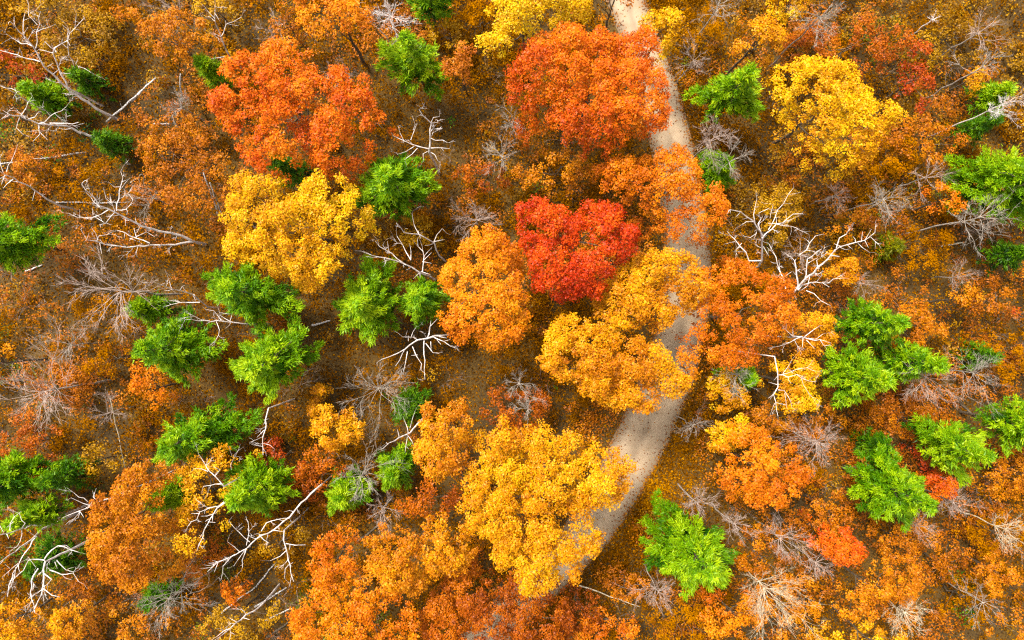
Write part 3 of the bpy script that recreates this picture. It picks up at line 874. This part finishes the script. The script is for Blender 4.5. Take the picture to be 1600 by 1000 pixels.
under(1340, 735, 26, 30, 'rust', 'russet low tree against the left side of the dense dark green pine', z=4.5, bias=-.05)
under(1225, 815, 44, 34, 'rust', 'burnt orange low tree below the bright orange roadside tree', z=4.5, bias=-.1)
under(1260, 740, 30, 30, 'brown', 'brown low tree under the dense mauve bare tree with a pale trunk', z=4, bias=.2)
under(1060, 965, 50, 36, 'brown', 'golden brown low tree on the bottom edge below the mauve bare tree', z=4, bias=.2)
under(1395, 930, 44, 40, 'rust', 'amber orange low tree left above the pale straw bare tree', z=4.5, bias=.0)
under(715, 350, 40, 26, 'brown', 'brown low tree among grey brush above the pure orange tree', z=3, bias=-.05)
under(620, 590, 60, 40, 'brown', 'shaded brown low tree under the leaning grey bare tree', z=2.5, bias=-.08)
under(800, 570, 36, 30, 'brown', 'brown low tree between the pure orange and amber gold trees', z=3, bias=.05)

# ------------------------------------------------------------------ pines
G = conifer
G(p('587 65 610 74 634 52 645 70 668 62 694 62 682 85 690 110 699 130 689 156 668 130 650 125 621 143 618 112 592 104'), 'pinelight', 'star shaped yellow green pine right of the broad flame orange tree', z=10)
G(p('640 -25 640 12 655 24 680 28 705 15 715 -25'), 'pine', 'green pine cut by the top edge above the star shaped pine', z=9)
G(p('1081 153 1099 122 1116 126 1133 117 1161 122 1172 140 1193 161 1185 179 1146 179 1112 172'), 'pinelight', 'bright green pine right of the upper road above a grey bare tree', z=9.5)
G(p('1486 246 1512 226 1535 224 1545 244 1561 236 1605 232 1650 260 1650 350 1600 352 1565 345 1538 336 1512 338 1498 318 1494 290'), 'pinelight', 'big bright pine cut by the right edge', z=11, cpx=(1568, 288), tall=5)
G(p('1496 195 1512 184 1532 190 1534 212 1516 222 1498 214'), 'pinedark', 'small dark green pine above the big bright pine', z=5, tall=3)
G(p('553 279 566 262 582 250 605 240 625 250 660 252 699 268 688 288 670 302 655 318 647 333 621 336 605 346 587 351 577 323 553 302'), 'pine', 'round green pine upper right of the big yellow tree', z=11.5)
G(p('335 390 360 398 390 415 430 440 480 452 490 478 470 495 430 500 400 525 370 492 328 476 320 450 332 430'), 'pine', 'dark green pine under the lower left rim of the big yellow tree', z=9.5, dens=1.1)
G(p('216 534 240 510 250 498 270 485 312 500 342 540 328 562 312 585 275 602 265 580 235 578 216 555'), 'pine', 'left pine of the trio below the big yellow tree', z=10)
G(p('355 565 385 522 420 508 480 508 505 545 490 570 455 585 440 610 415 637 400 610 370 610'), 'pinelight', 'lowest pine of the trio below the big yellow tree', z=11)
G(p('546 427 566 403 605 406 620 430 628 466 620 500 616 516 590 524 579 545 566 521 533 516 520 482 535 455'), 'pinelight', 'yellow green pine between the big yellow tree and the pure orange tree', z=10.5)
G(p('632 450 655 436 690 440 695 470 680 498 650 505 630 488'), 'pine', 'darker pine against the left rim of the pure orange tree', z=9)
G(p('225 690 260 665 300 650 340 628 392 650 405 682 350 695 285 722 262 735 232 702'), 'pine', 'wide green pine above the thin yellow tree in the lower left', z=8.5)
G(p('345 745 398 708 425 718 452 730 457 775 440 800 400 802 372 790 345 772'), 'pinelight', 'bright pine right of the thin yellow tree in the lower left', z=9)
G(p('246 778 258 745 290 748 294 790 266 797'), 'pinelight', 'little light green pine between the oval rust and thin yellow trees', z=7.5, tall=3)
G(p('-35 735 0 718 40 705 80 728 78 760 40 772 0 792 -35 780'), 'pine', 'pine cut by the left edge low in the picture', z=9)
G(p('85 730 110 712 135 722 136 750 112 768 88 758'), 'pinedark', 'small shaded pine right of the pine cut by the left edge', z=7, tall=3)
G(p('26 785 75 776 96 800 82 826 52 816'), 'pinelight', 'small light green pine beside the bleached trees in the lower left corner', z=9, tall=3)
G(p('55 850 85 838 125 855 130 885 95 900 60 885'), 'pinedark', 'dark green young pine under white limbs in the lower left', z=6, tall=3)
G(p('-40 345 0 331 16 344 47 341 57 318 76 338 84 367 52 396 31 416 0 437 -40 430'), 'pine', 'big green pine cut by the left edge at mid height', z=10.5, cpx=(12, 378))
G(p('1290 572 1302 546 1330 538 1365 555 1377 600 1362 625 1330 633 1300 622'), 'pinelight', 'lower left pine of the twin pines right of the road', z=11)
G(p('1308 502 1330 475 1350 466 1385 490 1402 512 1372 548 1335 538'), 'pine', 'upper pine of the cluster right of the amber twiggy tree', z=9.5)
G(p('1378 542 1420 528 1445 550 1440 585 1402 598 1375 582'), 'pine', 'right hand pine of the cluster beside a dense mauve bare tree', z=9.5)
G(p('1418 662 1448 660 1455 650 1475 665 1520 662 1540 700 1506 714 1512 746 1490 746 1465 725 1438 716 1448 692'), 'pinelight', 'light green pine between the dark green pine and the right edge', z=9.5)
G(p('1322 757 1340 722 1365 715 1383 683 1400 705 1415 735 1448 755 1447 775 1432 790 1428 818 1395 806 1365 818 1340 802 1336 778'), 'pine', 'dense dark green pine with a pointed top in the lower right', z=11.5, tall=5, dens=1.1)
G(p('1527 652 1560 640 1605 620 1650 640 1640 695 1575 702 1558 682'), 'pinelight', 'pine cut by the right edge low in the picture', z=10.5)
G(p('1021 774 1050 777 1060 802 1085 812 1112 815 1125 828 1140 834 1148 860 1180 880 1176 895 1146 914 1109 924 1081 930 1057 906 1021 893 988 890 993 866 1016 850 1010 828 1034 816 1044 808 1032 796'), 'pinelight', 'ragged lime green pine right of the lower road', z=10.5, cpx=(1080, 858), tall=5)
G(p('588 722 618 702 650 690 645 735 622 772 600 762'), 'pine', 'narrow light green pine right of the bare tree with a green skirt', z=6.5, tall=2.5)
G(p('505 768 525 738 560 735 580 758 575 785 540 800 512 795'), 'pinelight', 'low green pine under the grey bare tree in the lower middle', z=5, tall=2)
G(p('612 630 640 592 672 612 670 650 640 668 615 655'), 'pinedark', 'dim green young pine right of the leaning grey bare tree', z=4.5, tall=2)
G(p('48 150 75 128 100 135 106 165 85 182 55 172'), 'pine', 'dim green pine behind the tall white branches in the upper left', z=5.5, tall=2.5)
G(p('118 118 140 108 165 125 160 150 130 148'), 'pinedark', 'faint green sapling right of the white trunks in the upper left', z=3.5, tall=2)
G(p('150 215 175 200 205 220 200 245 165 248'), 'pinedark', 'faint green sapling left of the thin rust tree', z=3.5, tall=2)
G(p('314 100 335 96 352 112 345 128 322 125'), 'pinelight', 'small lime green sapling at the left rim of the broad flame orange tree', z=7, tall=2)
G(p('1092 240 1120 232 1145 255 1142 290 1115 305 1095 280'), 'pine', 'green young pine at the right roadside below the grey bare tree', z=5.5, tall=2.5)
G(p('1128 570 1155 560 1180 580 1170 610 1140 618'), 'pine', 'small green pine under grey twigs at the right roadside', z=6, tall=2.5)
G(p('1522 140 1545 128 1565 150 1560 175 1535 170'), 'pinelight', 'faint light green sapling left of the white twiggy tree on the right edge', z=4.5, tall=2)
G(p('1538 388 1565 375 1598 392 1590 420 1555 420'), 'pinedark', 'dark green young pine below the big bright pine on the right', z=5.5, tall=2.5)
G(p('1365 380 1385 362 1402 380 1398 405 1372 410'), 'olive', 'faint olive green sapling right of the wide white dead tree', z=2.5, tall=1.8)
G(p('1498 548 1520 530 1545 545 1540 575 1510 580'), 'pinedark', 'dim green young pine left of the pale branched bare tree', z=4, tall=2.2)
G(p('1342 682 1362 668 1376 690 1366 712 1345 708'), 'pinedark', 'tiny dark green pine above the dense dark green pine', z=4, tall=2)
G(p('410 240 470 250 500 278 470 290 430 280'), 'pinedark', 'shaded pine between the flame orange and the big yellow crown', z=7, tall=3)
G(p('225 920 250 905 275 918 270 950 235 945'), 'pinedark', 'dim green young pine above the grey bare tree on the bottom edge', z=4, tall=2)
G(p('205 480 225 460 262 468 268 500 230 505'), 'pine', 'small green pine with yellow leaves left of the shaded pine group', z=6, tall=2.5)

# ------------------------------------------------------------------ leafless trees
T_ = twiggy
T_(150, 452, 92, 'big mauve grey bare tree spreading over the left below the twisted white tree', z=10, limbs=14, r=0.075, dense=2, lean=(1.5, 0))
T_(604, 14, 36, 'pale bare tree with a white fan of twigs at the top edge', z=11, mat=WHITE, limbs=14, r=.05, lean=(.3, -.3))
T_(1128, 205, 46, 'grey bare tree below the bright green pine by the upper road', z=9, limbs=14)
T_(1150, 246, 44, 'second grey bare tree lower beside the green young pine at the roadside', z=8, limbs=9, mat=GREY)
T_(1296, 12, 46, 'dense grey bare tree at the top edge right of the yellow tree', z=11, limbs=15, mat=GREY, aim=-70, sprd=1.2)
T_(1130, -4, 38, 'grey bare tree cut by the top edge right of the road', z=10, limbs=11, mat=GREY)
T_(1398, 305, 44, 'small bare tree with a pale star of limbs right of the golden yellow tree', z=8, limbs=14, mat=GREY)
T_(1548, 40, 38, 'thin mauve bare tree in the upper right corner', z=7, limbs=9)
T_(1552, 96, 32, 'slim grey forked bare tree below the thin mauve one in the upper right', z=8, limbs=7, mat=GREY, aim=60)
T_(1584, 155, 34, 'whitish bare tree on the upper right edge', z=10, limbs=13, mat=WHITE, r=.035)
T_(1464, 26, 14, 'tiny white bare sapling near the top right', z=4, limbs=7, mat=WHITE, r=.025, dense=1)
T_(1556, 334, 50, 'pale bare tree over the big bright pine', z=11.5, limbs=13, mat=GREY)
T_(1466, 592, 44, 'dense mauve bare tree right of the pine cluster', z=9, limbs=20, r=.035)
T_(1548, 586, 54, 'pale branched bare tree left of the right edge', z=8, limbs=12, mat=GREY, r=.04)
T_(1292, 696, 48, 'dense mauve bare tree with a pale trunk below the twin pines', z=9.5, limbs=22, r=.035)
T_(1508, 792, 38, 'dusty pink bare tree right of the dense dark green pine', z=6, limbs=16, r=.03)
T_(1446, 828, 34, 'dusty pink bare tree below the dense dark green pine', z=6, limbs=14, r=.03)
T_(1232, 852, 46, 'grey bare tree left of the small red orange tree', z=7, limbs=13)
T_(1286, 888, 36, 'soft mauve bare tree below left of the small red orange tree', z=6, limbs=12, r=.03, aim=-40)
T_(1212, 938, 66, 'pale fan shaped bare tree near the bottom right of the road', z=9, limbs=20, r=.04, mat=STRAW, aim=-60, sprd=1.5)
T_(1432, 970, 42, 'pale straw bare tree on the bottom edge', z=8, limbs=16, mat=STRAW, r=.035)
T_(1096, 792, 34, 'grey brown bare tree above the ragged lime green pine', z=7, limbs=13)
T_(1156, 826, 34, 'mauve bare tree right of the ragged lime green pine', z=7, limbs=11)
T_(1035, 936, 40, 'mauve bare tree below the ragged lime green pine', z=7, limbs=15, r=.03)
T_(1088, 668, 28, 'grey bare sapling at the right roadside', z=6, limbs=9, mat=GREY, r=.035)
T_(784, 238, 36, 'pale star shaped bare tree left of the dull orange low tree', z=7, limbs=12, mat=GREY)
T_(742, 338, 46, 'brown grey bare brushy tree above the pure orange tree', z=6, limbs=16, r=.03, aim=110, sprd=1.3)
T_(802, 184, 28, 'grey bare tree left of the largest fiery crown', z=7, limbs=8, mat=GREY)
T_(582, 612, 62, 'leaning grey bare tree over the amber yellow tree', z=8, limbs=15, mat=GREY, r=.045, lean=(.8, .4))
T_(556, 752, 50, 'grey bare tree with a green skirt in the lower middle', z=8, limbs=15, mat=GREY, r=.045)
T_(812, 602, 40, 'grey bare tree between the pure orange and the amber gold trees', z=6, limbs=10, mat=GREY)
T_(825, 642, 22, 'small pale bare tree above the largest yellow gold tree', z=7, limbs=7, mat=GREY)
T_(240, 955, 64, 'grey green bare tree leaning left on the bottom edge', z=9, limbs=15, mat=GREY, r=.05, lean=(2.2, .6))
T_(28, 618, 80, 'large grey brown bare tree on the left edge', z=10, limbs=14, r=.06, lean=(1.0, .3))
T_(1318, 300, 34, 'thin grey bare tree below the large golden yellow tree', z=5.5, limbs=9, r=.03)
T_(1462, 272, 34, 'thin mauve bare tree left above the small orange tree', z=6, limbs=9, r=.03)
T_(1355, 440, 28, 'faint grey bare tree right of the small amber tree', z=4, limbs=8, r=.025)
T_(1160, 588, 38, 'grey leafless tree over the small green pine at the right roadside', z=8, limbs=11, mat=GREY)
T_(272, 160, 36, 'grey bare tree beside the standing white trunk piece', z=6, limbs=10, mat=GREY, aim=140)
T_(1592, 836, 40, 'pale straw bare tree cut by the right edge', z=7, limbs=12, mat=STRAW, r=.035)
T_(1558, 955, 44, 'thin grey bare tree in the bottom right corner', z=7, limbs=8, r=.035, mat=GREY)
T_(592, 806, 34, 'grey brown bare tree above the lumpy orange gold tree', z=6, limbs=9)
T_(1510, 430, 30, 'faint mauve bare tree right of the soft orange low trees', z=4, limbs=10, r=.022)
T_(525, 105, 40, 'dim mauve bare tree between the two orange crowns in the upper left', z=6, limbs=10, r=.03)
T_(425, 28, 34, 'dim brown bare tree at the top edge left of the rust small tree', z=5, limbs=9, r=.03)
T_(1090, 85, 34, 'faint brown bare tree right of the small yellow roadside tree', z=6, limbs=9, r=.028)
T_(1260, 395, 34, 'faint grey bare tree behind the wide white dead tree', z=5, limbs=9, r=.025)
T_(90, 540, 46, 'dim grey bare tree between the big mauve bare tree and the left edge tree', z=5, limbs=10, r=.03, mat=GREY)
T_(225, 305, 36, 'thin grey bare tree right of the twisted white dead tree', z=5, limbs=9, r=.03, mat=GREY)
T_(255, 5, 44, 'dim grey bare tree at the top edge above the loose orange tree', z=6, limbs=9, r=.03)
T_(150, 650, 40, 'thin grey bare tree left of the small orange tree under the pine trio', z=5, limbs=8, r=.028)

D_ = dead
D_('tall white dead tree with long forking limbs in the upper left corner', '610 670 430 550 370 500 270 400 230 330 200 280 140 210 60 130', ['215 290 225 190 245 80', '225 150 180 80 150 0 130 -40', '200 280 130 255 60 225', '240 370 100 330 0 300', '225 190 330 150', '240 100 190 85', '140 200 140 90', '180 80 270 10'], (0, 0), 0, 13, r=.2)
D_('white dead tree with a crooked broken top behind the tall one', '410 530 370 450 340 370 320 320 330 290 400 240 415 170', ['320 320 270 300 225 295', '370 445 430 435', '340 310 270 250'], (0, 0), 5, 11, r=.14)
D_('slim curved white dead tree in the upper left', '530 470 450 400 415 340 405 240 450 170 505 110', ['450 170 460 90', '470 400 550 435', '410 270 425 220'], (0, 0), 2, 11, r=.1)
D_('twisted white dead tree lying toward the left edge above its slim neighbour', '580 830 400 760 230 745 120 700 0 680', ['230 745 300 700 385 640', '130 690 160 620 190 580', '120 700 100 770 140 800', '230 745 240 800 200 855', '300 740 400 745 480 730', '170 715 210 690 240 680', '60 690 20 650', '235 790 280 840', '40 690 0 720'], (0, 0), 2, 11, r=.19)
D_('pair of pale parallel limbs of a dead tree at the upper left edge', '240 650 130 590 0 510', ['200 570 100 545 0 505', '100 560 95 525'], (0, 0), 4, 9, r=.12, twig=.2)
D_('white dead tree pointing off the left edge above the big green pine', '360 275 280 235 180 160 80 110 0 65 -60 30', ['40 70 70 0 120 -90', '20 75 0 20 20 -50', '80 115 20 170', '30 90 0 150'], (0, 250), 2, 11, r=.15, twig=.3)
D_('twisted white dead tree with a tall upright limb in the left', '1160 490 1100 460 950 425 850 395 690 315 600 270 540 200 490 150', ['700 305 720 190 740 130 720 60', '720 160 690 165 650 140', '730 170 780 110', '650 300 560 340 460 355 410 310', '670 260 650 230 620 170', '690 315 640 380 570 340', '700 300 770 295 795 270 780 200', '480 350 470 290', '600 280 510 190', '640 380 660 385', '560 330 555 285', '665 250 665 200'], (0, 250), 0, 12, r=.21)
D_('low curved white dead tree just below the twisted one in the left', '1160 490 1050 510 940 510 760 525 640 510 580 490 520 480 490 420', ['580 490 600 450 640 440 670 440', '900 500 820 465 700 430', '820 460 880 430 930 465', '600 500 610 560', '590 480 560 400', '820 465 800 420 830 400', '750 440 740 470', '520 480 540 430', '780 470 820 490'], (0, 250), 1, 10, r=.17)
D_('slim white dead tree left of the shaded pine below the big yellow tree', '1250 885 1160 810 1040 775 925 735', ['1030 770 1010 720 1000 660', '1200 855 1080 855 980 880 910 855', '1160 810 1170 850', '1080 855 1010 845'], (0, 250), 3, 10, r=.11)
D_('white brushy dead limbs between the pines of the trio', '1470 985 1350 970 1230 965 1110 960', ['1330 965 1280 900 1240 910', '1380 975 1400 930 1330 920', '1300 970 1320 1020 1260 1110', '1260 965 1130 930', '1400 975 1290 930'], (0, 250), 6, 9.5, r=.09, twig=1.0)
D_('bone white dead tree with curling limbs right of the flame orange tree', '1040 915 1050 830 1050 740 1000 690 980 660', ['1050 740 1070 700 1110 690', '1040 895 980 880 890 850 830 820', '950 880 900 910 850 930', '930 840 945 780 970 740', '945 780 940 705', '1050 890 1100 885 1160 890', '1040 910 1070 920 1090 960', '1030 910 1010 930 1000 965', '890 850 860 760', '970 890 900 955', '1050 830 1120 830 1150 860', '1050 790 1085 740', '1060 775 1130 770', '1110 885 1135 905'], (400, 0), 8, 12, r=.15, twig=.7)
D_('thin pale dead limb left of the white fan tree at the top edge', '785 220 700 150 650 90 620 30 580 -10', ['640 80 605 70', '650 95 690 100'], (400, 0), 7, 12, r=.07)
D_('slim white dead tree with a fork above the flame orange tree', '1385 350 1355 290 1330 220 1290 120 1295 0', ['1330 220 1350 190 1360 150 1440 105', '1360 150 1355 115', '1290 110 1240 60', '1350 340 1260 360'], (0, 0), 3, 11, r=.12, twig=.35)
D_('white dead tree with many upright limbs above the yellow green pine', '1020 690 980 680 930 640 860 610 770 590 665 565', ['900 630 850 590 780 540 720 480', '930 600 880 510 850 460', '1000 670 1010 580 980 480', '1010 600 1050 560', '980 680 940 710', '990 670 1045 690', '780 540 765 470', '880 510 870 480', '800 560 790 500', '1000 610 1060 620', '930 600 925 530', '985 680 990 705'], (400, 250), 7, 12, r=.13, twig=.7)
D_('smaller white dead tree touching the upper left of the pure orange tree', '1105 580 1085 540 1070 500 980 450 890 435 845 375', ['980 450 955 390 935 330', '1070 490 1090 450 1120 410', '1070 490 1130 465', '990 470 975 440'], (400, 250), 5, 11, r=.12, twig=.5)
D_('bone white dead tree with drooping limbs below the pure orange tree', '1120 95 1030 110 970 120 930 150 850 200 755 238', ['1030 110 1035 60 1045 0', '1040 90 1045 40 1080 0', '1010 120 1010 250 1020 350', '970 120 930 110 880 95', '940 160 970 210 990 260 990 300', '910 190 900 250 880 310', '1060 100 1130 130 1200 165', '1080 110 1110 150', '1020 140 1060 190 1090 200', '930 110 940 70 960 40', '900 95 905 60', '880 200 835 280', '915 125 910 95', '1100 100 1150 115', '1050 130 1060 180', '970 210 925 215'], (400, 500), 8, 12, r=.15, twig=.4)
D_('small white dead tree left of the amber tree in the lower middle', '975 620 920 680 860 705 800 740 765 775', ['915 680 910 640 900 590', '925 650 940 590 960 535', '910 690 955 745', '910 700 900 750 890 795', '860 700 850 660', '900 760 910 765', '790 745 770 740'], (400, 500), 7, 11, r=.14, twig=.2)
D_('slim white dead tree below the lowest pine of the trio', '75 530 60 600 60 640 40 700 40 810', ['40 740 80 755 110 770', '50 660 10 690', '42 760 -20 745', '70 740 90 710'], (400, 500), 7, 11, r=.1, twig=.5)
D_('forked white dead tree right of the road with a round head', '1480 640 1500 600 1505 460 1450 370 1370 310 1305 300', ['1500 470 1560 410 1690 340 1750 320', '1540 420 1600 300 1640 260 1690 170', '1460 380 1440 330 1480 240', '1495 605 1430 612 1400 550 1340 480 1290 430', '1540 380 1670 400 1780 435', '1470 440 1400 470', '1500 450 1480 390 1490 320 1540 280', '1450 370 1370 385', '1340 490 1270 505', '1380 500 1340 545', '1550 350 1560 270', '1600 310 1560 320', '1470 430 1455 470', '1510 520 1540 575', '1620 390 1720 330', '1305 300 1300 330'], (800, 250), 3, 14, r=.18, twig=.6)
D_('wide spreading white dead tree right of the forked one', '150 800 220 720 300 650 380 570 430 520 520 500 580 480 640 440', ['220 720 235 650 240 600 320 530', '180 760 170 650 160 600 220 540 290 465', '110 790 80 680 40 580 0 500', '180 780 250 740 320 740 440 715', '230 785 280 800 320 840 375 880', '410 530 440 470 490 410', '150 800 165 835', '540 500 605 560', '300 650 290 600 350 560', '330 740 370 770', '80 680 40 640', '560 490 555 430', '250 700 230 760 200 780', '380 570 420 575', '240 620 300 590', '70 660 60 600', '100 700 140 680', '110 790 150 770 180 770', '440 520 400 515', '580 480 610 520'], (1200, 250), 5, 13, r=.18, twig=.75)
D_('bleached dead tree over the yellow tree left of the twin pines', '40 220 60 340 60 400 40 450 60 580', ['60 330 130 340 200 350 290 370', '70 330 120 320 180 290 280 300', '90 320 150 250', '60 390 0 380', '60 420 100 430 160 530', '180 290 260 280', '200 350 230 440 310 490 290 530', '40 440 0 470', '40 500 10 560', '100 440 120 540', '150 320 120 270'], (1200, 500), 10.5, 12, r=.085, twig=1.0)
D_('white twigged dead tree over the amber tree above the twin pines', '230 110 200 100 160 120 60 160', ['200 100 150 90 110 60 110 0', '220 100 270 60 310 40', '230 110 300 130 370 160', '210 110 200 160', '240 110 330 90', '150 90 150 40 160 50', '230 120 270 170'], (1200, 500), 9.5, 11, r=.08, twig=1.1)
D_('white dead tree crossing the upper left of the oval rust tree', '750 115 600 170 520 210 440 240 370 265', ['590 170 570 140 575 90', '530 170 470 130 410 85', '540 190 430 155', '480 230 460 260 430 295', '540 205 570 220', '570 140 550 90', '480 225 490 260'], (0, 740), 9, 12, r=.12, twig=.4)
D_('pale dead tree with two long bare limbs off the lower left edge', '260 330 180 400 60 490 0 530 -60 560', ['220 375 130 510 80 600 50 740', '110 540 50 580 0 620', '95 560 95 620 70 690', '60 570 30 540'], (0, 740), 5, 12, r=.15, twig=.3)
D_('bone white gnarled dead tree in the lower left corner', '400 470 330 500 270 530 260 620 260 700 200 830', ['270 510 340 425 400 440 460 480', '300 580 370 605 440 600 480 640', '260 690 310 730 360 745', '270 520 160 520 150 580 90 630', '230 570 190 640 190 760 210 830', '260 690 220 720', '340 520 390 570 440 590', '265 600 310 630 250 700', '160 520 175 505 210 560', '330 530 360 570', '250 700 270 775', '200 760 160 820'], (0, 740), 6, 13, r=.17, twig=.45)
D_('small white curled dead tree at the lower left edge', '240 310 180 310 120 335 60 360 -30 370', ['130 330 155 295 110 240', '60 340 80 260 130 220', '130 340 130 410 60 460', '150 330 185 310', '40 360 50 390', '20 350 -20 300', '80 290 40 320'], (0, 740), 7, 12, r=.14, twig=.4)
D_('white dead limbs hanging below the thin yellow tree', '1360 170 1300 210 1280 240 1230 340 1180 460', ['1345 170 1240 210 1180 270 1120 330', '1280 240 1270 300', '1250 290 1300 300', '1200 240 1150 240', '1225 350 1190 380'], (0, 740), 10.3, 11.5, r=.09, twig=.7)
D_('white antler like dead tree over the thin yellow tree', '1345 1000 1290 940 1250 900 1210 830 1190 800', ['1250 910 1170 890', '1290 940 1320 900 1290 890', '1240 890 1250 840', '1340 985 1220 1000', '1390 900 1400 820 1440 740', '1400 820 1470 765', '1395 820 1370 760'], (0, 500), 10.3, 11.5, r=.09, twig=.6)
D_('crooked white dead tree with drooping limbs in the lower left middle', '1890 100 1810 180 1740 260 1640 340 1538 385 1480 450 1380 500 1300 540 1250 590', ['1390 500 1350 550 1330 640', '1480 430 1490 340 1480 260', '1500 410 1440 350 1380 290', '1440 470 1370 420', '1570 345 1590 290 1740 265', '1480 450 1450 560', '1640 340 1700 350', '1310 535 1290 590', '1480 450 1400 550', '1490 330 1500 350', '1560 370 1620 420'], (0, 740), 6, 12, r=.14, twig=.45)
D_('small white dead tree left of the dull amber tree low in the picture', '170 340 165 400 190 480 205 550 225 650', ['180 420 230 430 295 425', '185 460 140 490 90 520', '205 540 175 570 175 620', '200 550 235 530', '215 600 205 655', '205 425 200 460'], (400, 740), 7, 12, r=.11, twig=.4)
D_('pale dead trunk leaning out over the bottom edge in the lower left', '1560 800 1480 850 1380 930 1290 1000', ['1420 890 1380 860', '1380 930 1300 980', '1460 865 1500 880'], (0, 740), 5, 10, r=.14, twig=.5)

log('long white birch log slanting below the loose orange tree', 167, 190, 243, 122, .16, z=.2, z2=5.5)
log('second white birch log lying against the long slanting one', 205, 158, 228, 134, .12, z=2.6, z2=4.6, bits=0)
log('straight white trunk piece standing by the grey bare tree', 284, 174, 282, 116, .15, z=.2, z2=6.5, bits=0)
log('short white log lying below the straight white trunk piece', 240, 193, 265, 194, .11, bits=0)
log('thin pale log lying level behind the twisted white dead tree', 88, 316, 200, 317, .10, bits=1)
log('left one of two white birch trunks at the big yellow tree', 344, 343, 318, 270, .13, z=.2, z2=8.5, bits=0)
log('inner one of two white birch trunks at the big yellow tree', 350, 343, 328, 286, .12, z=.3, z2=8.5, bits=0)
log('short pale log on bare floor between the two pine groups', 487, 508, 516, 501, .14, bits=0)
log('short tan log on the floor left of the dark young pine at right', 1470, 385, 1510, 378, .11, bits=1, mat=STRAW)
log('white log end jutting from the right edge below the big bright pine', 1582, 389, 1615, 408, .17, bits=0)
log('short tan log left of the twisted white dead tree limb', 204, 286, 222, 272, .10, bits=0, mat=STRAW)
log('long white pole lying across the top of the big green left pine', 135, 238, 0, 256, .15, z=.3, z2=4.5, bits=2)
log('thin tan pole lying above the oval rust tree', 197, 735, 172, 622, .09, z=.3, z2=4.5, bits=2, mat=STRAW)
log('pale log slanting on the bottom edge left of the wide orange tree', 400, 917, 432, 878, .10, bits=1)
log('white pole lying low right of the pale leaning trunk', 398, 948, 450, 917, .12, bits=1)
log('short grey pole on the bottom edge beside the white pole', 412, 970, 458, 950, .10, bits=0)
log('pale slanting pole above the thin yellow bottom tree', 346, 958, 402, 914, .11, bits=1)
log('tan curved pole on the floor right of the road end', 905, 915, 1000, 948, .08, bits=2, mat=STRAW)
log('short pale stub log left of the big mauve bare tree', 40, 424, 66, 414, .11, bits=0)
log('dark mossy log by the grey bare tree above the lumpy orange gold tree', 558, 846, 602, 812, .16, bits=1, mat=BARK)
log('dark log on the bottom edge left of the wide orange tree', 415, 998, 450, 972, .15, bits=0, mat=BARK)
log('dark log slanting right of the dense mauve bare tree and the cluster', 1500, 630, 1528, 655, .15, bits=0, mat=BARK)
log('long dark pole running down right of the soft orange low trees', 1549, 412, 1562, 500, .08, bits=1, mat=BARK)
